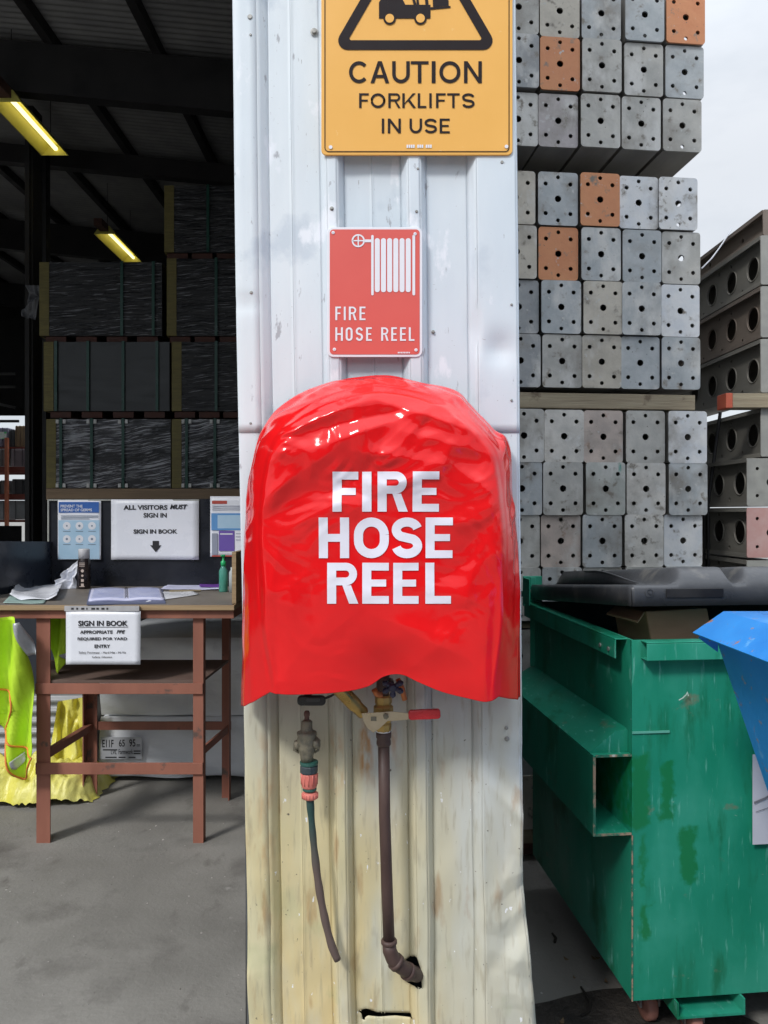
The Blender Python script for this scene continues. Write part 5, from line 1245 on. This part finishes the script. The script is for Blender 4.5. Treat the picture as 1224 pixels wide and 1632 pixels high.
for px, dd, lab, top_ in ((1158, BY + .36, 'nearer black strap wound round the lower perforated beams', 657), (1151, BY + .40, 'farther black strap wound round the lower perforated beams', 735)):
    mb = MB(); xx = XX(px, dd) ; mb.tube([(X1 - .02 if top_ < 700 else X2 - .02, dd, ZZ(top_, dd)), (X2 - .01, dd + .02, ZZ(800, dd)), (X2 - .008, dd + .02, ZZ(905, dd))], .008, 6); o = obj('black_strap', mb, M['black']); tag(o, lab, 'strap')
mb = MB(); pts = [P(1166, 364, 3.75), P(1158, 378, 3.7), P(1146, 396, 3.62), P(1134, 412, 3.5), P(1118, 428, 3.45)]; mb.tube(pts, .0035, 6); o = obj('white_cord', mb, whs); tag(o, 'thin white cord hanging from the rusty top beam to the box sections', 'cord')

# ------------------------------------------------------------------ green bin
gm = mat('green_bin_paint', (.009, .23, .135), (.018, .30, .195), 4, .45, bump=.002, bscale=5, stretch=(1, 1, .5), spots=[((.04, .33, .23), 2.5, .50, .68, (1.5, 1, .8)), ((.008, .17, .085), 6, .56, .68, (2.2, 1, .5)), ((.12, .42, .33), 24, .60, .70, (3, 1, .35)), ((.16, .20, .13), 9, .64, .74, (1, 1, 1.5)), ((.45, .58, .50), 55, .70, .74, (.5, 1, 2.5))])
n = gm.node_tree.nodes; l = gm.node_tree.links; b = n['Principled BSDF']
tcn = n.new('ShaderNodeTexCoord'); sp = n.new('ShaderNodeSeparateXYZ'); l.new(tcn.outputs['Object'], sp.inputs[0])
nn_ = n.new('ShaderNodeTexNoise'); nn_.inputs['Scale'].default_value = 34; nn_.inputs['Detail'].default_value = 8; l.new(tcn.outputs['Object'], nn_.inputs[0])
def patch(x0, x1, z0, z1, colr):
    def win(s, a, b_):
        m1 = n.new('ShaderNodeMath'); m1.operation = 'MULTIPLY_ADD'; l.new(nn_.outputs[0], m1.inputs[0]); m1.inputs[1].default_value = .06; l.new(s, m1.inputs[2])
        r1 = n.new('ShaderNodeMapRange'); r1.inputs[1].default_value = a + .026; r1.inputs[2].default_value = a + .040; l.new(m1.outputs[0], r1.inputs[0])
        r2 = n.new('ShaderNodeMapRange'); r2.inputs[1].default_value = b_ + .030; r2.inputs[2].default_value = b_ + .018; l.new(m1.outputs[0], r2.inputs[0])
        m2 = n.new('ShaderNodeMath'); m2.operation = 'MULTIPLY'; l.new(r1.outputs[0], m2.inputs[0]); l.new(r2.outputs[0], m2.inputs[1]); return m2.outputs[0]
    m3 = n.new('ShaderNodeMath'); m3.operation = 'MULTIPLY'; l.new(win(sp.outputs[0], x0, x1), m3.inputs[0]); l.new(win(sp.outputs[2], z0, z1), m3.inputs[1])
    src = b.inputs['Base Color'].links[0].from_socket; q = n.new('ShaderNodeMix'); q.data_type = 'RGBA'; l.new(m3.outputs[0], q.inputs[0]); l.new(src, q.inputs[6]); q.inputs[7].default_value = colr + (1,); l.new(q.outputs[2], b.inputs['Base Color'])
BX, BYn = .668, 2.08
def lz(py): return ZZ(py, BYn)
def lx(px): return XX(px, BYn) - BX
for (a, b2, c_, d_) in ((1003, 1038, 1200, 1322), (1055, 1080, 1215, 1315), (1020, 1032, 1330, 1420), (1085, 1118, 1320, 1412), (1020, 1040, 1440, 1500)):
    patch(lx(a), lx(b2), lz(d_), lz(c_), (.006, .19, .065))
rusty = mat('rust_edge', (.02, .16, .10), (.36, .26, .18), 26, .6, ramp=(.46, .54), spots=[((.5, .55, .5), 30, .6, .64)])
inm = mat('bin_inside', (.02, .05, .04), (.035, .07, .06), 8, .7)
W, DPT, ZB, ZT = 1.75, .90, .132, 1.105
gb = thing('green_bin', 'large green steel waste bin with black plastic lid and fork pockets on its side', 'bin', (BX, BYn, 0), YAW)
def lobj(nm, mb, m_, **k): return obj(nm, mb, m_, gb, local=True, **k)
th = .004
def wavy(x0, x1, z0, z1, y, amp, seed):
    mb = MB(); mb.grid(lambda u, v: Vector((x0 + (x1 - x0) * u, y + amp * math.sin(math.pi * u) * math.sin(math.pi * v) * noise.noise(Vector((u * 4, v * 3, seed))), z0 + (z1 - z0) * v)), 40, 30); return mb
mb = wavy(0, W, ZB, ZT, 0, .022, 2); mb.box(0, W, .006, .010, ZB + .001, ZT - .001); lobj('front_panel', mb, gm, smooth=True)
mb = MB(); mb.grid(lambda u, v: Vector((.0 - .004 * math.sin(math.pi * u) * math.sin(math.pi * v), .001 + DPT * u, ZB + (ZT - ZB) * v)), 20, 20); mb.box(.004, .008, .012, DPT, ZB + .001, ZT - .001); lobj('side_panel', mb, gm, smooth=True)
mb = MB(); mb.box(.009, W, DPT - .004, DPT, ZB, ZT); mb.box(W - .004, W, .011, DPT - .005, ZB, ZT); mb.box(.009, W - .005, .011, DPT - .005, ZB, ZB + .004); lobj('rear_panels', mb, inm)
# rims
mb = MB(); mb.box(.025, W, -.038, .004, ZT - .004, ZT); mb.box(.025, W, -.038, -.034, ZT - .050, ZT - .0045); mb.box(.025, W, -.0335, -.0005, ZT - .050, ZT - .046); lobj('front_rim', mb, gm, bevel=.0015)
mb = MB()
for (xa, xb, ya, yb, za, zb2) in ((-.035, .002, .03, DPT, ZT - .004, ZT), (-.035, -.031, .03, DPT, ZT - .055, ZT - .0045)): mb.box(xa, xb, ya, yb, za, zb2)
lobj('side_rim', mb, gm, bevel=.0015)
mb = MB()
for yy in (.07, .13): mb.lathe([(.006, 0), (.006, .004)], (-.0355, yy, ZT - .035), (-1, 0, 0), 10)
lobj('bolt', mb, M['screw'])
# fork pocket: outer plate, bottom, sloped top, open near end
ox = -.108; zlo, zhi, zw = lz(1330), lz(1205), lz(1165)
mb = MB()
mb.hexa([(ox, .0, zlo), (ox + .005, .0, zlo), (ox + .005, DPT, zlo), (ox, DPT, zlo), (ox, 0, zhi), (ox + .005, 0, zhi), (ox + .005, DPT, zhi), (ox, DPT, zhi)])
mb.box(ox + .0055, -.001, 0, DPT, zlo, zlo + .005)
mb.hexa([(ox, -.0, zhi + .0005), (ox + .006, .0, zhi + .0005), (-.005, DPT, zw), (ox, DPT, zhi + .0005), (ox, 0, zhi + .006), (ox + .006, 0, zhi + .006), (-.001, DPT, zw + .006), (ox, DPT, zhi + .006)]) if False else None
mb.prism([(ox, zhi + .0005), (-.001, zw - .004), (-.001, zw), (ox, zhi + .005)], .03, DPT)
mb.box(ox, -.001, .0, .03, zhi + .0005, zhi + .005)
lobj('fork_pocket', mb, gm, bevel=.001)
# gusset at the near end joining pocket top to the body, wraps round onto the front face
mb = MB(); mb.prism([(ox, zhi + .0055), (-.001, zhi + .0055), (-.001, zw - .004), (-.035, zw - .006)], .024, .029); lobj('pocket_gusset', mb, gm)
mb = MB(); mb.box(ox - .001, ox + .006, -.003, -.0002, zlo, zhi); mb.box(ox + .007, -.002, -.003, -.0002, zlo, zlo + .006); mb.box(ox + .007, -.002, -.003, -.0002, zhi, zhi + .006)
mb.box(-.0015, .002, -.0030, -.0005, ZB, zlo - .002); lobj('worn_edges', mb, rusty)
mb = MB(); mb.box(0, .105, -.004, -.0013, lz(1169), lz(1165.5)); lobj('weld_strip', mb, mat('pale_green_weld', (.12, .42, .33), None, rough=.5))
mb = MB(); mb.stroke([(lx(1082), lz(1116)), (lx(1088), lz(1113)), (lx(1094), lz(1108)), (lx(1096), lz(1104)), (lx(1098), lz(1110))], .003, -.012); lobj('paint_scratch', mb, mat('scratch_white', (.5, .65, .58), None, rough=.6))
# base channel and castors
mb = MB(); za = lz(1622); mb.box(lx(1077), lx(1079.5), -.02, .5, za, ZB - .001); mb.box(lx(1188), lx(1191), -.02, .5, za, ZB - .001); mb.box(lx(1079.6), lx(1187.9), -.02, .5, za, za + .006); lobj('skid_channel', mb, gm)
mb = MB(); mb.box(lx(1080), lx(1187.8), .10, .104, za + .007, ZB - .002); lobj('skid_plate', mb, mat('cream_steel', (.34, .31, .22), (.42, .38, .28), 10, .6))
wheelm = mat('red_brown_wheel', (.30, .12, .09), (.38, .18, .14), 12, .6)
for px in (1118, 1065, 1500):
    xx = lx(px)
    cs = MB(); cs.lathe([(.012, -.018), (.040, -.016), (.045, -.010), (.045, .010), (.040, .016), (.012, .018)], (xx, .04 if px == 1118 else .12, .0455), (1, 0, 0), 28); w_ = lobj('castor', cs, wheelm, smooth=True)
    fk = MB(); yy = .04 if px == 1118 else .12; fk.box(xx - .030, xx - .024, yy - .02, yy + .02, .045, za - .001); fk.box(xx + .024, xx + .030, yy - .02, yy + .02, .045, za - .001); lobj('castor_fork', fk, M['screw'])
# hinge bracket at the rear left
mb = MB(); mb.box(-.045, .03, .88, .886, 1.09, 1.205); mb.box(-.018, .004, .872, .8795, .86, 1.20); mb.box(-.045, -.04, .8, .879, 1.10, 1.20); lobj('hinge_bracket', mb, gm, bevel=.004)
mb = MB(); mb.lathe([(.010, 0), (.010, .012)], (-.010, .879, 1.150), (0, -1, 0), 6); mb.lathe([(.010, 0), (.010, .012)], (.012, .879, 1.152), (0, -1, 0), 6); lobj('bolt', mb, M['screw'])
mb = MB(); mb.tube([(-.04, .90, 1.135), (W, .90, 1.135)], .012, 12); lobj('hinge_rod', mb, gm)
# lid: ribbed plastic, propped slightly open at the front
lidm = mat('black_lid_plastic', (.05, .054, .062), (.08, .084, .092), 6, .4, bump=.0008, bscale=60, spots=[((.16, .155, .145), 9, .56, .72)])
def lid(x0, x1, nm):
    mb = MB(); nx, ny = 150, 40
    def fn(u, v):
        x = x0 + (x1 - x0) * u; y = -.03 + (.90 + .03) * v; zb_ = 1.238 - (1.238 - 1.152) * v
        lx_ = (x - x0 - .10 - .05 * v) % .19
        rib = sm(.0, .05, lx_) * sm(.19, .165, lx_) * sm(-.02, .06, v) * sm(1.02, .9, v)
        if x - x0 < .10 or x1 - x < .05: rib = 0
        h = .018 + .048 * rib
        edge = min(u * (x1 - x0), (1 - u) * (x1 - x0), v * .93 + .004)
        z = zb_ + h - .05 * sm(.016, 0, edge) if False else zb_ + h
        return Vector((x, y, z))
    bm = mb.bm; g_ = [[bm.verts.new(fn(i / nx, j / ny)) for j in range(ny + 1)] for i in range(nx + 1)]
    for i in range(nx):
        for j in range(ny): bm.faces.new((g_[i][j], g_[i + 1][j], g_[i + 1][j + 1], g_[i][j + 1]))
    # skirt
    per_ = [g_[i][0] for i in range(nx + 1)] + [g_[nx][j] for j in range(1, ny + 1)] + [g_[i][ny] for i in range(nx - 1, -1, -1)] + [g_[0][j] for j in range(ny - 1, 0, -1)]
    def base(v):
        vv = (v.co.y + .03) / .93; return 1.238 - (1.238 - 1.152) * vv
    r1 = [bm.verts.new((v.co.x + (-.004 if v.co.x < x0 + .001 else .004 if v.co.x > x1 - .001 else 0), v.co.y - (.006 if v.co.y < -.029 else 0), base(v) + .008)) for v in per_]
    r2 = [bm.verts.new((v.co.x, v.co.y, base(v0) - .038)) for v, v0 in zip(r1, per_)]
    kk = len(per_)
    for i in range(kk):
        bm.faces.new((per_[i], per_[(i + 1) % kk], r1[(i + 1) % kk], r1[i])); bm.faces.new((r1[i], r1[(i + 1) % kk], r2[(i + 1) % kk], r2[i]))
    o = lobj(nm, mb, lidm, smooth=True); md = o.modifiers.new('es', 'EDGE_SPLIT'); md.split_angle = R(50); md = o.modifiers.new('t', 'SOLIDIFY'); md.thickness = .004; md.offset = -1
    mb = MB(); mb.lathe([(.013, 0), (.013, .002), (.009, .003), (.009, .001)], (x0 + .045, -.036, 1.236), (0, -1, 0), 18); mb.lathe([(.004, 0), (.004, .004)], (x0 + .045, -.037, 1.236), (0, -1, 0), 10)
    c = obj('lid_boss', mb, lidm, o, local=True)
    mb = MB(); mb.box(x0 + .09, x0 + .25, -.040, -.0365, 1.222, 1.246); c = obj('grip_recess', mb, M['black'], o, local=True, bevel=.001)
lid(-.012, .86, 'lid'); lid(.87, W, 'lid')
# rubbish inside
card = mat('cardboard', (.38, .25, .15), (.48, .33, .21), 4, .8, stretch=(1, 1, 3))
def inbin(x, y, z): return gb_m @ Vector((x, y, z))
gb_m = Matrix.Translation((BX, BYn, 0)) @ Matrix.Rotation(YAW, 4, 'Z')
t = thing('cardboard_box', 'brown cardboard box standing half open inside the green bin', 'cardboard box', inbin(.24, .10, ZB + .01), YAW + R(4))
mb = MB(); mb.hexa([(-.10, 0, .85), (.10, 0, .85), (.10, .2, .85), (-.10, .2, .85), (-.16, .0, 1.17), (.03, .0, 1.175), (.03, .2, 1.165), (-.16, .2, 1.16)])
for v in mb.bm.verts: v.co.z -= ZB + .01
obj('carton', mb, card, t, local=True, bevel=.004)
mb = MB(); mb.hexa([(-.20, -.03, 1.142), (-.165, -.002, 1.165), (-.165, .18, 1.157), (-.20, .16, 1.14), (-.20, -.03, 1.147), (-.165, -.002, 1.17), (-.165, .18, 1.162), (-.20, .16, 1.145)])
for v in mb.bm.verts: v.co.z -= ZB + .01
obj('flap', mb, card, t, local=True)
rb = mat('dark_rubbish', (.03, .024, .02), (.09, .07, .05), 12, .85, bump=.01, spots=[((.3, .28, .25), 20, .66, .72)])
mb = MB(); mb.grid(lambda u, v: inbin(.02 + (W - .06) * u, .02 + (DPT - .05) * v, .80 + .10 * noise.noise(Vector((u * 9, v * 5, 1))) + .06 * noise.noise(Vector((u * 25, v * 13, 4)))), 90, 50); o = obj('rubbish', mb, rb); tag(o, 'dark mixed rubbish filling the green bin', 'rubbish', kind='stuff')
mb = MB(); a = inbin(.42, .30, 1.0); b_ = inbin(.62, .32, .93)
mb.hexa([inbin(.36, .25, .84), inbin(.60, .25, .84), inbin(.60, .34, .84), inbin(.36, .34, .84), inbin(.34, .24, .99), inbin(.56, .27, .965), inbin(.57, .33, .96), inbin(.35, .32, .985)]); o = obj('cardboard_offcut', mb, card, bevel=.01); tag(o, 'flattened dark cardboard piece right of the box in the green bin', 'cardboard')
# paper on bin front
t = thing('paper_notice', 'white paper notice stuck on the green bin beside the blue skip', 'notice', inbin(lx(1240), -.02, lz(1350)), YAW)
mb = MB(); mb.grid(lambda u, v: Vector((-.062 + .15 * u, .0 - .006 * math.sin(u * 4) * v * .5, .0 + (lz(1205) - lz(1350)) * v)), 8, 10); o = obj('paper', mb, mat('grubby_paper', (.55, .57, .66), (.62, .64, .72), 4, .5), t, local=True, smooth=True)
mb = MB(); mb.stroke([(-.06, .115), (-.03, .125), (.0, .14), (.05, .15)], .006, -.004); mb.stroke([(-.055, .09), (.05, .12)], .002, -.004); obj('print', mb, mat('grey_print', (.2, .2, .23), None, rough=.6), t, local=True)

# ------------------------------------------------------------------ blue skip
bm_ = mat('blue_skip_paint', (.02, .21, .64), (.035, .28, .74), 5, .36, bump=.0015, bscale=12, spots=[((.34, .17, .10), 11, .62, .65), ((.28, .22, .25), 40, .64, .68), ((.10, .36, .75), 20, .66, .7)])
bs = thing('blue_skip', 'bright blue steel skip with rusty scratched rim at the right edge', 'skip', (1.2, 1.4, 0))
yf, yn = 1.82, .85; xo = .727
def w4(z): return .796 + (1.11 - z) * .315     # wall x at height z
xr_ = 1.9
mb = MB()
zt_, zb3 = 1.16, .18
mb.hexa([(w4(zb3), yn + .25, zb3), (xr_, yn + .25, zb3), (xr_, yf - .06, zb3), (w4(zb3), yf - .06, zb3), (w4(zt_) , yn, zt_), (xr_, yn, zt_), (xr_, yf, zt_), (w4(zt_), yf, zt_)])
bmesh.ops.delete(mb.bm, geom=[f for f in mb.bm.faces if all(v.co.z > zt_ - .01 for v in f.verts)], context='FACES')
o = obj('hull', mb, bm_, bs); md = o.modifiers.new('t', 'SOLIDIFY'); md.thickness = .005; md.offset = -1
mb = MB(); zl, zh = 1.166, 1.216
inn = w4(zt_) + .0
# sloped flange all round: outer lower edge, inner upper edge
mb.hexa([(xo, yn - .05, zl), (xo + .004, yn - .05, zl - .004), (inn + .02, yn - .05, zh - .005), (inn + .02, yn - .05, zh)] + [(xo, yf, zl), (xo + .004, yf, zl - .004), (inn + .02, yf, zh - .005), (inn + .02, yf, zh)])
mb.box(inn + .0205, xr_, yf - .004, yf + .0, zt_ - .03, zh); mb.box(inn + .0205, inn + .12, yn - .05, yf - .0045, zh - .005, zh); mb.box(inn + .12, xr_, yf - .10, yf - .0045, zh - .005, zh)
obj('rim_flange', mb, bm_, bs, bevel=.001)
mb = MB(); mb.hexa([(xo, yn - .05, zl - .048), (xo + .003, yn - .05, zl - .048), (xo + .003, yf, zl - .048), (xo, yf, zl - .048), (xo, yn - .05, zl - .005), (xo + .003, yn - .05, zl - .005), (xo + .003, yf, zl - .005), (xo, yf, zl - .005)]) if False else None
mb.bm.free()
mb = MB(); mb.prism([(xo + .012, zl - .012), (inn + .004, zl - .045), (inn + .004, zh - .014), (inn, zh - .014)], yf - .008, yf - .004); obj('rim_gusset', mb, bm_, bs)
for yy in (yn + .4, yf - .25):
    mb = MB(); mb.box(w4(.18) + .05, xr_ - .1, yy, yy + .08, .0, .178); obj('skid', mb, bm_, bs)

# ------------------------------------------------------------------ unseen building added behind the camera to darken reflections in the red vinyl
yb = thing('added_reflected_building', 'added dark grey building behind the camera, unseen, dimming sky reflections in the red cover', 'added building', (0, -12, 0))
mb = MB(); mb.box(-26, 22, -18, -12, 0, 4.6); obj('wall', mb, mat('added_building_grey', (.05, .055, .06), (.07, .075, .08), 1, .7), yb)
mb = MB(); mb.box(-26.3, 22.3, -18.3, -11.8, 4.603, 4.75); obj('roof', mb, M['steel_dark'], yb)
for k in range(5):
    mb = MB(); mb.box(-22 + k * 9, -18 + k * 9, -11.995, -11.95, .004, 3.9); obj('added_door', mb, mat('added_door_grey', (.07, .075, .08), (.09, .095, .10), 1, .6, stretch=(.1, 1, 20)), yb)

# ------------------------------------------------------------------ ground litter
twig = mat('twig', (.02, .016, .012), None, rough=.8)
for k, (pts, lab) in enumerate(((((926, 1578), (934, 1592), (941, 1604), (938, 1618), (926, 1624)), 'dark bent twig lying on the damp dirt beside the green bin'), (((880, 1492), (886, 1500), (884, 1506)), 'small curled dark leaf on the concrete beside the bin'))):
    mb = MB()
    def gp(px, py):
        d = CAMZ * F / (py - 816); return Vector((XX(px, d), d, .010))
    mb.tube([gp(*p) for p in pts], [.003, .005, .005, .004, .003][:len(pts)], 6); o = obj('twig' if k == 0 else 'dry_leaf', mb, twig); tag(o, lab, 'twig' if k == 0 else 'leaf')
for k in range(14):
    gx, gy = random.uniform(.42, .74), random.uniform(2.0, 2.5); a = random.uniform(0, 6.3); L_ = random.uniform(.012, .03); mb = MB()
    mb.grid(lambda u, v: Vector((gx + math.cos(a) * (u - .5) * L_ - math.sin(a) * (v - .5) * L_ * .5 * math.sin(math.pi * min(.98, max(.02, u))), gy + math.sin(a) * (u - .5) * L_ + math.cos(a) * (v - .5) * L_ * .5 * math.sin(math.pi * min(.98, max(.02, u))), .007 + .006 * (2 * u - 1) ** 2)), 6, 3)
    o = obj('dry_leaf', mb, mat('leaf_brown', (.10, .06, .03), (.22, .15, .08), 30, .7)); tag(o, 'small dry brown leaf fallen on the dirt beside the green bin', 'leaf', 'dry leaves on the dirt by the bin')
mb = MB()
for k in range(900):
    x = random.uniform(-3, 1.6); y = random.uniform(1.3, 5.5); r = random.uniform(.0012, .0045) * (1.6 if random.random() < .06 else 1)
    z0_ = .006 if (.3 < x < 1.2 and 1.8 < y < 2.25) else 0
    c = Vector((x, y, z0_)); vs = [mb.bm.verts.new(c + Vector((math.cos(a) * r * random.uniform(.7, 1.2), math.sin(a) * r, 0))) for a in (0, 1.3, 2.5, 3.8, 5)]; tpv = mb.bm.verts.new(c + Vector((0, 0, r * .8)))
    for i in range(5): mb.bm.faces.new((vs[i], vs[(i + 1) % 5], tpv))
o = obj('grit', mb, mat('grit', (.10, .09, .08), (.45, .43, .40), 9, .8, rnd=True)); tag(o, 'loose grit and crumbs scattered over the concrete', 'grit', kind='stuff')
for m_ in bpy.data.materials:
    if 'n' in m_: del m_['n']
